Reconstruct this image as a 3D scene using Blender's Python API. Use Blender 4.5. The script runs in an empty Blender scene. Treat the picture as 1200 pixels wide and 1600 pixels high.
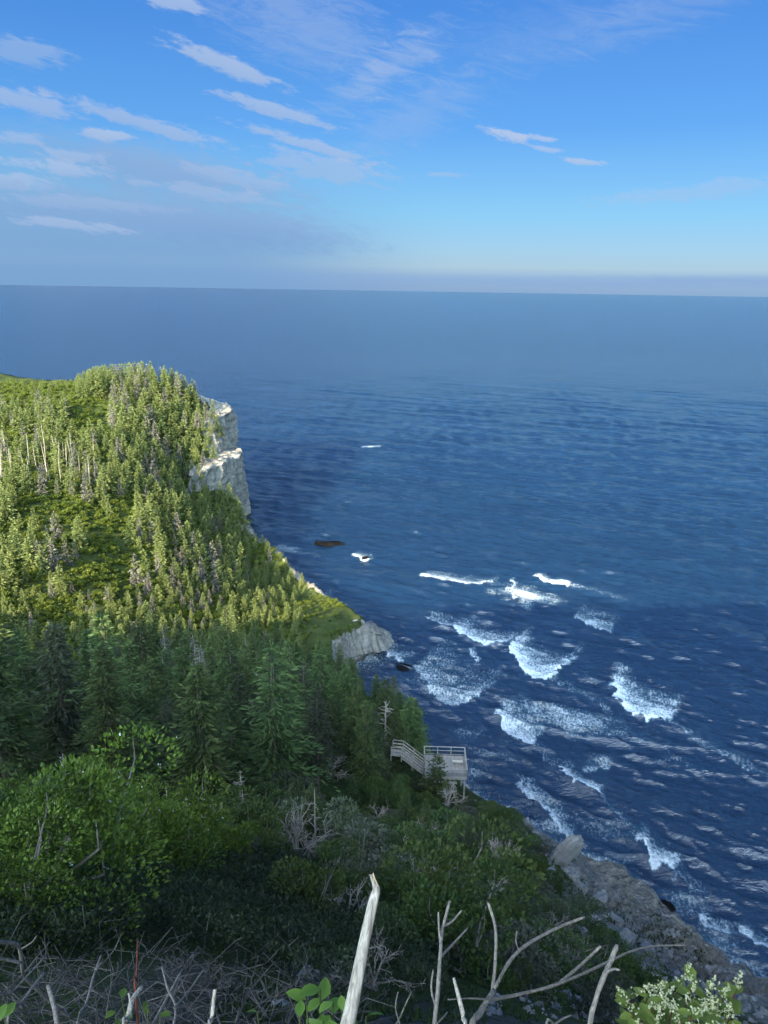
import bpy, math, random
import numpy as np
from mathutils import Vector, Matrix

# ------------------------------------------------------------------ camera, sky, sun, exposure
SC = bpy.context.scene
COL = SC.collection
F = 1202.0                       # focal length in pixels of the 1200 x 1600 photograph
PITCH = math.radians(16.15)
ROLL = math.atan2(19, 1200)
EYE = np.array([0.0, 0.0, 90.0])
_r0 = np.array([1.0, 0, 0]); _f0 = np.array([0, math.cos(PITCH), -math.sin(PITCH)]); _u0 = np.cross(_r0, _f0)
CR = math.cos(ROLL) * _r0 + math.sin(ROLL) * _u0
CU = math.cos(ROLL) * _u0 - math.sin(ROLL) * _r0
cam_d = bpy.data.cameras.new('camera')
cam = bpy.data.objects.new('camera', cam_d); COL.objects.link(cam)
cam_d.sensor_fit = 'VERTICAL'; cam_d.sensor_height = 24.0
cam_d.lens = 24.0 * F / 1600.0
cam_d.clip_start = 0.05; cam_d.clip_end = 90000.0
cam.matrix_world = Matrix(((CR[0], CU[0], -_f0[0], EYE[0]), (CR[1], CU[1], -_f0[1], EYE[1]),
                           (CR[2], CU[2], -_f0[2], EYE[2]), (0, 0, 0, 1)))
SC.camera = cam
SUN_AZ = math.radians(28.0)      # the sun stands behind the camera, this far to the left
SUN_EL = math.radians(20.0)
SUN = np.array([-math.sin(SUN_AZ) * math.cos(SUN_EL), -math.cos(SUN_AZ) * math.cos(SUN_EL), math.sin(SUN_EL)])
sun_d = bpy.data.lights.new('sun', 'SUN'); sun_d.energy = 5.0; sun_d.angle = math.radians(0.5)
sun_d.color = (1.0, 0.86, 0.62)
sun = bpy.data.objects.new('sun', sun_d); COL.objects.link(sun)
sun.rotation_euler = Vector(tuple(SUN)).to_track_quat('Z', 'Y').to_euler()
SC.view_settings.view_transform = 'Standard'; SC.view_settings.look = 'None'
SC.view_settings.gamma = 1.0; SC.view_settings.exposure = 1.9
SC.render.engine = 'CYCLES'
SC.cycles.max_bounces = 5; SC.cycles.diffuse_bounces = 2; SC.cycles.glossy_bounces = 2
SC.cycles.transmission_bounces = 2; SC.cycles.volume_bounces = 0
SC.cycles.use_denoising = True
SC.cycles.caustics_reflective = False; SC.cycles.caustics_refractive = False


def ray(u, v):
    d = (u - 600) / F * CR + (800 - v) / F * CU + _f0
    return d / np.linalg.norm(d)


def sea_pt(u, v, z=0.0):
    d = ray(u, v); return EYE + d * ((z - EYE[2]) / d[2])


def at(u, v, r):                 # point seen at (u, v), r metres away measured along the ground
    d = ray(u, v); return EYE + d * (r / math.hypot(d[0], d[1]))


def proj(P):
    q = np.asarray(P, float) - EYE
    z = q @ _f0
    return 600 + F * (q @ CR) / z, 800 - F * (q @ CU) / z


# ---- node helper
class NT:
    def __init__(s, tree):
        s.t = tree; s.t.nodes.clear()

    def n(s, kind, **kw):
        nd = s.t.nodes.new(kind)
        ins = kw.pop('ins', {})
        for k, v in kw.items(): setattr(nd, k, v)
        for k, v in ins.items(): s.put(nd.inputs[k], v)
        return nd

    def put(s, sock, v):
        if isinstance(v, bpy.types.NodeSocket): s.t.links.new(v, sock)
        elif isinstance(v, bpy.types.Node): s.t.links.new(v.outputs[0], sock)
        else:
            if sock.type == 'RGBA' and not hasattr(v, '__len__'): v = (v, v, v, 1)
            if sock.type == 'RGBA' and len(v) == 3: v = (*v, 1)
            if sock.type == 'VECTOR' and not hasattr(v, '__len__'): v = (v, v, v)
            sock.default_value = v

    def m(s, op, a, b=0.0, c=0.0, clamp=False):
        nd = s.t.nodes.new('ShaderNodeMath'); nd.operation = op; nd.use_clamp = clamp
        s.put(nd.inputs[0], a); s.put(nd.inputs[1], b); s.put(nd.inputs[2], c)
        return nd.outputs[0]

    def vm(s, op, a, b=(0, 0, 0)):
        nd = s.t.nodes.new('ShaderNodeVectorMath'); nd.operation = op
        s.put(nd.inputs[0], a); s.put(nd.inputs[1], b)
        return nd.outputs[0]

    def mix(s, f, a, b, mode='MIX'):
        nd = s.t.nodes.new('ShaderNodeMix'); nd.data_type = 'RGBA'; nd.blend_type = mode
        s.put(nd.inputs[0], f); s.put(nd.inputs[6], a); s.put(nd.inputs[7], b)
        return nd.outputs[2]

    def ss(s, x, lo, hi):
        nd = s.t.nodes.new('ShaderNodeMapRange'); nd.interpolation_type = 'SMOOTHSTEP'
        s.put(nd.inputs[0], x); s.put(nd.inputs[1], lo); s.put(nd.inputs[2], hi)
        return nd.outputs[0]

    def noise(s, vec, scale, detail=3.0, rough=0.55, dist=0.0):
        nd = s.n('ShaderNodeTexNoise', ins={'Scale': scale, 'Detail': detail, 'Roughness': rough, 'Distortion': dist})
        if vec is not None: s.put(nd.inputs['Vector'], vec)
        return nd.outputs[0]

    def sep(s, v):
        nd = s.n('ShaderNodeSeparateXYZ'); s.put(nd.inputs[0], v); return nd.outputs

    def comb(s, x, y, z=0.0):
        nd = s.n('ShaderNodeCombineXYZ'); s.put(nd.inputs[0], x); s.put(nd.inputs[1], y); s.put(nd.inputs[2], z)
        return nd.outputs[0]


def azel(u, v):
    d = ray(u, v); return math.atan2(d[0], d[1]), math.asin(d[2])


W = bpy.data.worlds.new('World'); SC.world = W; W.use_nodes = True
w = NT(W.node_tree)
sky = w.n('ShaderNodeTexSky', sky_type='NISHITA', sun_disc=False, sun_elevation=SUN_EL,
          sun_rotation=math.atan2(SUN[0], SUN[1]), altitude=90.0, air_density=1.0, dust_density=0.3, ozone_density=2.5)
d = w.n('ShaderNodeTexCoord').outputs['Generated']
dx, dy, dz = w.sep(w.vm('NORMALIZE', d))
az = w.m('ARCTAN2', dx, dy)
el = w.m('ARCSINE', dz)
# the clear evening air: deep blue overhead, pale above the horizon, a lavender bank on it; an added warm fill in the unseen sky behind the camera lifts the shade
rp = w.n('ShaderNodeValToRGB', ins={'Fac': w.m('DIVIDE', w.m('MAXIMUM', el, 0.0), 0.5)})
cr = rp.color_ramp
STOPS = [(0, (.235, .37, .66, 1)), (.030, (.27, .40, .69, 1)), (.055, (.43, .58, .72, 1)), (.10, (.38, .62, .82, 1)), (.18, (.27, .62, .90, 1)), (.36, (.125, .41, .90, 1)), (.60, (.070, .28, .80, 1)), (1, (.16, .31, .66, 1))]
cr.elements[0].color = STOPS[0][1]; cr.elements[1].color = STOPS[-1][1]
for pos, c in STOPS[1:-1]:
    cr.elements.new(pos).color = c
grad = w.vm('SCALE', rp.outputs[0]); grad.node.inputs[3].default_value = 5.6
col = w.mix(0.72, w.mix(1.0, sky.outputs[0], (.25, .40, .62, 1), 'MULTIPLY'), grad)
sd = w.n('ShaderNodeVectorMath', operation='DOT_PRODUCT'); w.put(sd.inputs[0], w.vm('NORMALIZE', d)); sd.inputs[1].default_value = tuple(SUN)
rear_fill = w.m('MULTIPLY', w.ss(sd.outputs['Value'], 0.25, 0.85), w.ss(el, 0.95, 0.62))
col = w.mix(1.0, col, w.mix(rear_fill, (1, 1, 1, 1), (50.0, 31.0, 17.0, 1)), 'MULTIPLY')
P = w.comb(w.m('MULTIPLY', az, 6.0), w.m('MULTIPLY', el, 16.0))
nA = w.noise(P, 1.6, 5.0, 0.6, 0.4)
nB = w.noise(P, 8.0, 6.0, 0.68, 0.6)
nC = w.noise(w.comb(w.m('ADD', w.m('MULTIPLY', az, 9.0), w.m('MULTIPLY', el, 20.0)), w.m('MULTIPLY', el, 26.0)), 2.2, 6.0, 0.7, 1.2)
hz = w.ss(w.m('ADD', el, w.m('MULTIPLY', az, 0.05)), 0.16, 0.02)
hz = w.m('MULTIPLY', hz, w.ss(az, 0.10, -0.22))
col = w.mix(w.m('MULTIPLY', hz, 0.85), col, (1.03, 2.0, 3.5, 1))
_c, _s = math.cos(math.radians(12)), math.sin(math.radians(12))
fib = w.noise(w.comb(w.m('MULTIPLY', w.m('SUBTRACT', w.m('MULTIPLY', az, _c), w.m('MULTIPLY', el, _s)), 20.0),
                     w.m('MULTIPLY', w.m('ADD', w.m('MULTIPLY', az, _s), w.m('MULTIPLY', el, _c)), 75.0)), 1.5, 6.0, .66, .35)
CLOUDS = [  # (u, v, length, thickness, slope in degrees, opacity, brightness, wisp)
    (352, 100, 190, 22, 17, .80, .74, 0), (432, 173, 190, 19, 14, .72, .74, 0), (492, 229, 245, 14, 14, .70, .74, 0),
    (505, 264, 220, 34, 9, .55, .72, 1), (40, 158, 190, 22, 8, .66, .72, 0), (225, 193, 270, 18, 13, .7, .68, 0), (40, 82, 120, 30, 4, .5, .62, 0),
    (165, 211, 80, 16, 2, .8, .9, 1), (255, 270, 420, 60, 9, .85, .30, 3), (370, 278, 160, 22, 10, .5, .7, 1),
    (90, 262, 150, 16, 3, .7, .8, 1), (30, 284, 110, 22, 5, .7, .85, 1), (25, 216, 70, 14, 2, .55, .75, 0),
    (110, 244, 90, 16, 2, .5, .8, 1), (200, 340, 600, 70, 4, .85, .26, 3), (390, 362, 350, 44, 6, .75, .22, 3), (130, 318, 260, 16, 3, .4, .65, 1), (120, 352, 190, 14, 4, .5, .85, 1), (320, 300, 240, 18, 7, .4, .8, 1),
    (470, 35, 300, 90, 20, .36, .82, 2), (610, 105, 200, 40, -28, .38, .80, 2), (650, 180, 230, 60, -25, .26, .78, 2),
    (800, 213, 90, 12, 14, .85, .95, 1), (845, 216, 60, 8, 5, .7, .95, 1), (855, 233, 60, 8, 12, .6, .95, 1), (916, 253, 75, 8, 8, .75, .92, 0), (1090, 300, 300, 22, -4, .33, .85, 1),
    (270, 4, 110, 16, 4, .7, .85, 0), (1040, 12, 280, 50, -12, .2, .75, 2), (860, 50, 300, 60, -8, .15, .8, 2), (690, 273, 80, 6, 2, .4, .8, 0),
    (900, 440, 900, 13, 1.0, .5, .33, 3), (1150, 436, 420, 10, 1.0, .5, .28, 3)]
for ci, (u, v, ln, th, sl, op, br, wisp) in enumerate(CLOUDS):
    a0, e0 = azel(u, v)
    k = math.radians(sl) - (ROLL if True else 0)
    ha, hb = ln / F * 0.5 * 1.0, th / F * 0.62
    px = w.m('SUBTRACT', az, a0); py = w.m('SUBTRACT', el, e0)
    ca, sa = math.cos(k), math.sin(k)
    X = w.m('DIVIDE', w.m('SUBTRACT', w.m('MULTIPLY', px, ca), w.m('MULTIPLY', py, sa)), ha)
    Y = w.m('DIVIDE', w.m('ADD', w.m('MULTIPLY', px, sa), w.m('MULTIPLY', py, ca)), hb)
    R = w.m('SQRT', w.m('ADD', w.m('MULTIPLY', X, X), w.m('MULTIPLY', Y, Y)))
    nz = (fib, fib, nC, fib)[wisp]; amp = (2.3, 2.8, 2.9, 1.2)[wisp]
    R = w.m('ADD', R, w.m('MULTIPLY', w.m('SUBTRACT', nz, 0.5), amp))
    R = w.m('ADD', R, w.m('MULTIPLY', w.m('SUBTRACT', nB, 0.5), 0.7))
    mk = w.m('MULTIPLY', w.ss(R, (1.05, 1.1, 1.35, 1.3)[wisp], (0.45, 0.4, 0.0, 0.1)[wisp]), op)
    lit = w.m('ADD', br, w.m('MULTIPLY', w.m('MULTIPLY', Y, 0.12), 1.0))
    c = w.mix(w.m('MAXIMUM', w.m('MINIMUM', lit, 1.0), 0.0), (.85, 1.85, 3.5, 1), (2.6, 3.2, 4.4, 1))
    col = w.mix(mk, col, c)
bg = w.n('ShaderNodeBackground', ins={'Color': col, 'Strength': 0.05})
w.n('ShaderNodeOutputWorld', ins={'Surface': bg})
W.cycles.sampling_method = 'MANUAL'; W.cycles.sample_map_resolution = 512


# ------------------------------------------------------------------ numeric helpers
def vhash(i, j, s):
    n = (i.astype(np.int64) * 374761393 + j.astype(np.int64) * 668265263 + s * 1442695041) & 0xffffffff
    n = ((n ^ (n >> 13)) * 1274126177) & 0xffffffff
    n = n ^ (n >> 16)
    return (n & 0xffff) / 65535.0


def vnoise(x, y, s=0):
    x = np.asarray(x, float); y = np.asarray(y, float)
    i = np.floor(x); j = np.floor(y); fx = x - i; fy = y - j
    fx = fx * fx * fx * (fx * (fx * 6 - 15) + 10); fy = fy * fy * fy * (fy * (fy * 6 - 15) + 10)
    a = vhash(i, j, s); b = vhash(i + 1, j, s); c = vhash(i, j + 1, s); e = vhash(i + 1, j + 1, s)
    return (a * (1 - fx) + b * fx) * (1 - fy) + (c * (1 - fx) + e * fx) * fy


def fbm(x, y, o=4, s=0, g=0.5):
    t = 0; a = 1.0; tot = 0
    for k in range(o):
        t = t + a * vnoise(x * 2 ** k + 17.3 * k, y * 2 ** k - 9.1 * k, s + k); tot += a; a *= g
    return t / tot * 2 - 1


def sstep(x, lo, hi):
    t = np.clip((x - lo) / (hi - lo), 0, 1); return t * t * (3 - 2 * t)


class MB:
    """Collects vertices and faces of ONE mesh object."""
    def __init__(s): s.V = []; s.Q = []; s.T = []; s.A = []; s.M = []; s.n = 0

    def add(s, V, Q=None, T=None, tint=0.5):
        V = np.asarray(V, float).reshape(-1, 3)
        if Q is not None and len(Q): s.Q.append(np.asarray(Q, np.int64) + s.n)
        if T is not None and len(T): s.T.append(np.asarray(T, np.int64) + s.n)
        t = np.asarray(tint, float)
        s.A.append(np.full(len(V), float(t)) if t.ndim == 0 else t)
        s.V.append(V); s.n += len(V)

    def leaves(s, C, A, N, L, Wd, tint, fold=0.0):
        C = np.asarray(C); n = len(C)
        A = A / (np.linalg.norm(A, axis=1, keepdims=True) + 1e-9)
        S = np.cross(A, N); S /= (np.linalg.norm(S, axis=1, keepdims=True) + 1e-9)
        Nn = np.cross(S, A)
        L = np.broadcast_to(np.asarray(L, float), (n,))[:, None]; Wd = np.broadcast_to(np.asarray(Wd, float), (n,))[:, None]
        V = np.stack([C, C + A * L * .45 + S * Wd * .5 + Nn * Wd * fold, C + A * L, C + A * L * .45 - S * Wd * .5 + Nn * Wd * fold], 1).reshape(-1, 3)
        s.add(V, np.arange(4 * n).reshape(-1, 4), tint=np.repeat(np.broadcast_to(tint, (n,)), 4))

    def tube(s, P, R, k=5, tint=0.5, cap=True):
        P = np.asarray(P, float); R = np.broadcast_to(np.asarray(R, float), (len(P),))
        D = np.gradient(P, axis=0); D /= (np.linalg.norm(D, axis=1, keepdims=True) + 1e-9)
        ref = np.array([0.31, 0.9, 0.2]) if abs(D[0] @ np.array([0.31, 0.9, 0.2])) < .9 else np.array([1.0, 0, 0.1])
        X = np.cross(D, ref); X /= (np.linalg.norm(X, axis=1, keepdims=True) + 1e-9); Y = np.cross(D, X)
        a = np.arange(k) * 2 * math.pi / k
        V = P[:, None] + R[:, None, None] * (np.cos(a)[None, :, None] * X[:, None] + np.sin(a)[None, :, None] * Y[:, None])
        n = len(P); q = []
        for i in range(n - 1):
            for j in range(k):
                q.append((i * k + j, i * k + (j + 1) % k, (i + 1) * k + (j + 1) % k, (i + 1) * k + j))
        V = V.reshape(-1, 3); T = []
        if cap:
            V = np.vstack([V, P[:1], P[-1:]])
            for j in range(k):
                T.append((n * k, (j + 1) % k, j)); T.append((n * k + 1, (n - 1) * k + j, (n - 1) * k + (j + 1) % k))
        s.add(V, q, T, tint)

    def box(s, c, size, rz=0.0, rx=0.0, tint=0.5, R=None):
        x, y, z = np.asarray(size) / 2
        V = np.array([[a * x, b * y, e * z] for e in (-1, 1) for b in (-1, 1) for a in (-1, 1)])
        if R is None: R = np.array(Matrix.Rotation(rz, 3, 'Z') @ Matrix.Rotation(rx, 3, 'X'))
        V = V @ R.T + np.asarray(c)
        s.add(V, [(0, 2, 3, 1), (4, 5, 7, 6), (0, 1, 5, 4), (2, 6, 7, 3), (0, 4, 6, 2), (1, 3, 7, 5)], tint=tint)

    def bar(s, a, b, wd, ht, tint=0.5):      # squared timber from a to b
        a = np.asarray(a, float); b = np.asarray(b, float); dd = b - a; L = np.linalg.norm(dd); dd /= L
        sd = np.cross(dd, [0, 0, 1.0])
        sd = np.array([1.0, 0, 0]) if np.linalg.norm(sd) < 1e-3 else sd / np.linalg.norm(sd)
        upv = np.cross(sd, dd)
        s.box((a + b) / 2, (wd, L, ht), R=np.stack([sd, dd, upv], 1), tint=tint)

    def build(s, name, mat, parent=None, smooth=False, link=True):
        me = bpy.data.meshes.new(name)
        V = np.concatenate(s.V) if s.V else np.zeros((0, 3))
        Q = np.concatenate(s.Q) if s.Q else np.zeros((0, 4), np.int64)
        T = np.concatenate(s.T) if s.T else np.zeros((0, 3), np.int64)
        me.vertices.add(len(V)); me.vertices.foreach_set('co', V.astype(np.float32).ravel())
        nl = Q.size + T.size
        me.loops.add(nl); me.loops.foreach_set('vertex_index', np.concatenate([Q.ravel(), T.ravel()]).astype(np.int32))
        me.polygons.add(len(Q) + len(T))
        st = np.concatenate([np.arange(len(Q)) * 4, len(Q) * 4 + np.arange(len(T)) * 3]).astype(np.int32)
        me.polygons.foreach_set('loop_start', st)
        me.polygons.foreach_set('use_smooth', np.full(len(Q) + len(T), bool(smooth)))
        me.update(calc_edges=True)
        at_ = me.attributes.new('tint', 'FLOAT', 'POINT'); at_.data.foreach_set('value', np.concatenate(s.A).astype(np.float32))
        for nm, arr in s.M:
            t = me.attributes.new(nm, 'FLOAT', 'POINT'); t.data.foreach_set('value', np.asarray(arr, np.float32))
        me.validate()
        me.materials.append(mat)
        if not link: return me
        o = bpy.data.objects.new(name, me); COL.objects.link(o)
        if parent: o.parent = parent
        return o


def tag(o, label=None, cat=None, group=None, kind=None):
    if label: o['label'] = label
    if cat: o['category'] = cat
    if group: o['group'] = group
    if kind: o['kind'] = kind
    return o


def empty(name, loc, rz=0.0, sc=1.0):
    o = bpy.data.objects.new(name, None); COL.objects.link(o)
    o.location = loc; o.rotation_euler = (0, 0, rz); o.scale = (sc, sc, sc); o.empty_display_size = 0.3
    return o


def part(name, me, parent):
    o = bpy.data.objects.new(name, me); COL.objects.link(o); o.parent = parent; return o


# ------------------------------------------------------------------ materials
def mat(name):
    m = bpy.data.materials.new(name); m.use_nodes = True
    return m, NT(m.node_tree)


def foliage(name, dark, light, trans=0.25, rand=0.35, hue=0.03, rough=0.6, third=None):
    m, t = mat(name)
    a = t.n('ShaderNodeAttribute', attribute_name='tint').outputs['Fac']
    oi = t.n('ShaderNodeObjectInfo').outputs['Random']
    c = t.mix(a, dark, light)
    if third: c = t.mix(t.ss(oi, 0.62, 0.95), c, t.mix(a, tuple(.6 * x for x in third), third))
    hs = t.n('ShaderNodeHueSaturation', ins={'Color': c, 'Hue': t.m('ADD', 0.5 - hue / 2, t.m('MULTIPLY', oi, hue)),
                                             'Value': t.m('ADD', 1 - rand / 2, t.m('MULTIPLY', t.m('FRACT', t.m('MULTIPLY', oi, 7.31)), rand))})
    p = t.n('ShaderNodeBsdfPrincipled', ins={'Base Color': hs, 'Roughness': rough, 'Specular IOR Level': 0.25})
    tr = t.n('ShaderNodeBsdfTranslucent', ins={'Color': t.mix(0.5, hs, (0.16, 0.22, 0.03, 1))})
    mx = t.n('ShaderNodeMixShader', ins={0: trans, 1: p, 2: tr})
    t.n('ShaderNodeOutputMaterial', ins={'Surface': mx})
    return m


def wood(name, c1, c2, scale=6.0, stretch=(1, 1, .12), rough=.8, bd=.02):
    m, t = mat(name)
    tc = t.n('ShaderNodeTexCoord').outputs['Object']
    v = t.vm('MULTIPLY', tc, stretch)
    n = t.noise(v, scale, 5, .65, .8); n2 = t.noise(tc, scale * .35, 3)
    a = t.n('ShaderNodeAttribute', attribute_name='tint').outputs['Fac']
    c = t.mix(t.ss(n, .3, .7), c1, c2)
    c = t.mix(t.m('MULTIPLY', n2, .35), c, tuple(x * .45 for x in c1))
    c = t.mix(1.0, c, t.mix(a, (.55, .55, .55, 1), (1.75, 1.5, 1.2, 1)), 'MULTIPLY')  # high tint also warms the wood, for the sun painted on stick tips
    b = t.n('ShaderNodeBump', ins={'Height': n, 'Strength': .6, 'Distance': bd})
    t.n('ShaderNodeOutputMaterial', ins={'Surface': t.n('ShaderNodeBsdfPrincipled', ins={'Base Color': c, 'Roughness': rough, 'Normal': b, 'Specular IOR Level': .2})})
    return m


def rock_mat(name, c1, c2, strata=1.0, scale=1.0, spec=.2):
    m, t = mat(name)
    tc = t.n('ShaderNodeTexCoord').outputs['Object']
    x, y, z = t.sep(tc)
    band = t.noise(t.comb(t.m('MULTIPLY', x, .05), t.m('MULTIPLY', y, .05), t.m('MULTIPLY', z, 1.4 * strata)), 1.2 * scale, 5, .7)
    n = t.noise(tc, .35 * scale, 6, .65); f = t.noise(tc, 3.0 * scale, 5, .7)
    jt = t.noise(t.vm('MULTIPLY', tc, (1, 1, .08)), .8 * scale, 4, .7)
    c = t.mix(t.ss(n, .3, .7), c1, c2)
    c = t.mix(t.m('MULTIPLY', t.ss(band, .42, .66), .55), c, tuple(.62 * q for q in c1))
    c = t.mix(t.m('MULTIPLY', t.ss(jt, .55, .68), .55), c, tuple(.40 * q for q in c1))
    c = t.mix(t.m('MULTIPLY', t.ss(f, .45, .75), .5), c, tuple(.5 * q for q in c1))
    h = t.m('ADD', t.m('ADD', t.m('MULTIPLY', band, 1.0), t.m('MULTIPLY', jt, .8)), t.m('MULTIPLY', f, .35))
    b = t.n('ShaderNodeBump', ins={'Height': h, 'Strength': .9, 'Distance': .5 / scale})
    t.n('ShaderNodeOutputMaterial', ins={'Surface': t.n('ShaderNodeBsdfPrincipled', ins={'Base Color': c, 'Roughness': .9, 'Normal': b, 'Specular IOR Level': spec})})
    return m


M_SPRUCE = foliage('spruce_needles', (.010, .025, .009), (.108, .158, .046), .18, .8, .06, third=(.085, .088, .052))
M_SPRUCE_SUN = foliage('sunlit_spruce_needles', (.045, .090, .012), (.29, .36, .036), .25, .6, .06, third=(.24, .25, .075))  # sunlit copy of the spruce needles, sun painted in as brighter yellow-green
M_GREY = foliage('dying_needles', (.075, .070, .058), (.21, .195, .16), .1, .4, .02)
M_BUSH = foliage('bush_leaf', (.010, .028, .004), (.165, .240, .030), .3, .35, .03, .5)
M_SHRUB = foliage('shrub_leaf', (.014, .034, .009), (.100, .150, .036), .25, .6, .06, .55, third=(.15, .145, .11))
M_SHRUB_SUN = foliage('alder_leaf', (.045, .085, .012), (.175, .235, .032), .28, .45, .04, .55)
M_HEATH = foliage('heath_sprig', (.018, .030, .014), (.055, .075, .032), .1, .3, .03, .7)
M_GRASS = foliage('grass_blade', (.018, .036, .012), (.075, .105, .034), .25, .3, .02, .6)
M_LEAF = foliage('broad_leaf', (.070, .130, .020), (.200, .280, .050), .35, .25, .03, .42)
M_LEAF2 = foliage('yellow_leaf', (.10, .15, .025), (.27, .34, .07), .35, .2, .02, .45)
M_FLOWER = foliage('white_blossom', (.55, .57, .50), (.80, .80, .74), .2, .1, .0)
M_CREAM = foliage('cream_blossom', (.45, .43, .20), (.74, .70, .42), .3, .1, .0)
M_BARK = wood('spruce_bark', (.105, .092, .078), (.21, .19, .165), 5.0)
M_SNAG = wood('bleached_snag', (.24, .235, .23), (.44, .43, .42), 4.0)
M_TWIG = wood('grey_twig', (.17, .165, .16), (.34, .335, .33), 8.0)
M_LITTER = wood('old_grey_twig', (.045, .044, .043), (.145, .145, .15), 8.0)
M_STICK = wood('weathered_stick', (.18, .165, .15), (.52, .50, .46), 130.0, (1, 1, .07), .85, .004)
M_STICK2 = wood('grey_branch', (.12, .112, .105), (.29, .275, .26), 120.0, (1, 1, .25), .85, .004)
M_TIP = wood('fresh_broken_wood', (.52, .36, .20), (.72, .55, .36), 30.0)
M_REDSTEM = wood('red_stem', (.10, .035, .025), (.20, .07, .05), 20.0)
M_TIMBER = wood('grey_timber', (.24, .245, .25), (.39, .395, .40), 3.0, (1, 1, 1))
M_DECK = wood('deck_boards', (.34, .335, .33), (.46, .45, .44), 4.0, (.15, 1, 1))
M_DARK = wood('dark_bars', (.02, .02, .02), (.04, .04, .04), 3.0)
M_PANEL = wood('pale_panel', (.45, .45, .43), (.60, .60, .58), 2.0, (1, 1, 1))
M_ROCK = rock_mat('limestone', (.225, .21, .18), (.33, .31, .27))
M_ROCKD = rock_mat('wet_rock', (.006, .0065, .007), (.015, .015, .0145), 1.0, 1.0, .02)
M_STONE = rock_mat('pale_stone', (.27, .26, .24), (.42, .40, .365), 1.5, 3.0)


# ------------------------------------------------------------------ the land
COAST = np.array([(-900, 520), (-420, 410), (-250, 385), (-160, 368), (-110, 352), (-78, 334), (-72, 318), (-66, 305), (-62, 292), (-54, 278),
                  (-43, 258), (-31, 236), (-19, 214), (-8, 196), (-1, 184), (-3, 177), (-9, 169), (-9, 160), (-4, 152), (0, 143), (8, 133), (16, 122.5),
                  (23, 114.5), (29.5, 108), (31, 101.5), (36, 96.5), (42, 88.5), (46.5, 84.5), (49, 80.5), (50, 75), (54, 60), (68, 30), (90, 0), (120, -60), (200, -300), (500, -900)], float)


def coast_d(x, y):
    """signed distance to the shoreline, positive on land"""
    x = np.asarray(x, float); y = np.asarray(y, float)
    best = np.full(x.shape, 1e9); sg = np.ones(x.shape)
    for a, b in zip(COAST[:-1], COAST[1:]):
        e = b - a; L2 = e @ e
        t = np.clip(((x - a[0]) * e[0] + (y - a[1]) * e[1]) / L2, 0, 1)
        ddx = x - a[0] - t * e[0]; ddy = y - a[1] - t * e[1]
        dist = np.hypot(ddx, ddy)
        cr = e[0] * ddy - e[1] * ddx          # >0: left of travel = sea side
        upd = dist < best - 1e-9
        best = np.where(upd, dist, best); sg = np.where(upd, np.where(cr > 0, -1.0, 1.0), sg)
    return best * sg + fbm(x * .11, y * .11, 3, 88) * 2.4 * sstep(265 - y, 0, 20)


CTRL = []
for (u, v, r) in [(0, 606, 335), (100, 606, 330), (200, 618, 322), (250, 612, 325), (290, 622, 330), (325, 636, 335), (0, 700, 266), (100, 700, 263), (200, 705, 268), (290, 730, 288), (318, 700, 305),
                  (0, 800, 216), (100, 800, 216), (200, 800, 224), (300, 805, 247), (365, 850, 258), (0, 900, 180), (150, 900, 182), (300, 900, 202),
                  (410, 900, 230), (480, 940, 206), (0, 1000, 152), (150, 1005, 151), (300, 1010, 158), (420, 1008, 166), (510, 988, 174), (548, 968, 182), (470, 935, 215),
                  (0, 1236, 41), (150, 1240, 41), (300, 1262, 42), (420, 1280, 45), (540, 1262, 54), (620, 1230, 63), (690, 1232, 70), (720, 1225, 75),
                  (0, 1330, 11.5), (150, 1370, 9.5), (300, 1350, 13), (420, 1350, 15), (250, 1440, 6.2), (420, 1450, 7), (250, 1540, 3.9), (60, 1500, 5.0), (500, 1520, 5.4),
                  (600, 1400, 13), (600, 1500, 7), (700, 1370, 20), (700, 1480, 10), (800, 1400, 26), (850, 1370, 44), (780, 1300, 55), (815, 1275, 68), (560, 1320, 28),
                  (900, 1450, 36), (870, 1510, 20), (930, 1415, 56), (885, 1362, 72), (1000, 1490, 44), (1000, 1570, 22), (1060, 1530, 46), (1120, 1590, 40), (900, 1590, 10)]:
    CTRL.append(at(u, v, r))
CTRL += [at(562, 960, 184), at(545, 968, 182), at(580, 974, 184)]
CTRL += [np.array(p, float) for p in [
    (3, 66, 41.2), (-3, 70, 41.3), (7.5, 66.5, 40.2), (5, 70.5, 40.6), (8.5, 71, 39),
    (0, 0, 88.35), (1.5, .6, 88.1), (-1.5, .6, 88.2), (0, 1.2, 88.0), (-3, 1.5, 87.6), (3, 1.2, 87.4), (6, 3, 84), (14, 4, 78),
    (-40, 95, 30), (-15, 100, 28), (5, 100, 24), (-25, 72, 43), (-45, 70, 46), (-70, 100, 30), (-60, 60, 54), (-10, 128, 20), (8, 128, 13), (-5, 145, 16), (12, 100, 20),
    (20, 95, 14), (16, 84, 25), (-35, 30, 70), (-60, 20, 79), (-100, 40, 66), (-110, 110, 32), (-120, 160, 28), (-160, 220, 40), (-200, 300, 55), (-260, 340, 55),
    (-170, 350, 48), (-130, 338, 48), (60, 30, 20), (70, 0, 24), (40, 10, 60), (44, -20, 66), (30, 30, 58), (27, 62, 36), (40, 56, 24),
    (-300, 100, 60), (-300, 250, 60), (-100, -80, 40), (0, -80, 45), (100, -80, 30), (-200, -80, 40), (-250, 0, 65)]]
for p in [(-138, 75.5), (-110, 79), (-99, 80), (-80, 83.5), (-60, 88.8), (-30, 90.5), (-14, 91.8), (-5, 92.3), (5, 92.2), (14, 90.3), (26, 82)]:   # the crest behind the camera, whose shadow lies on the cove
    CTRL.append(np.array([p[0], -6.0, p[1]])); CTRL.append(np.array([p[0], -16.0, p[1] - 2.5]))
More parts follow.
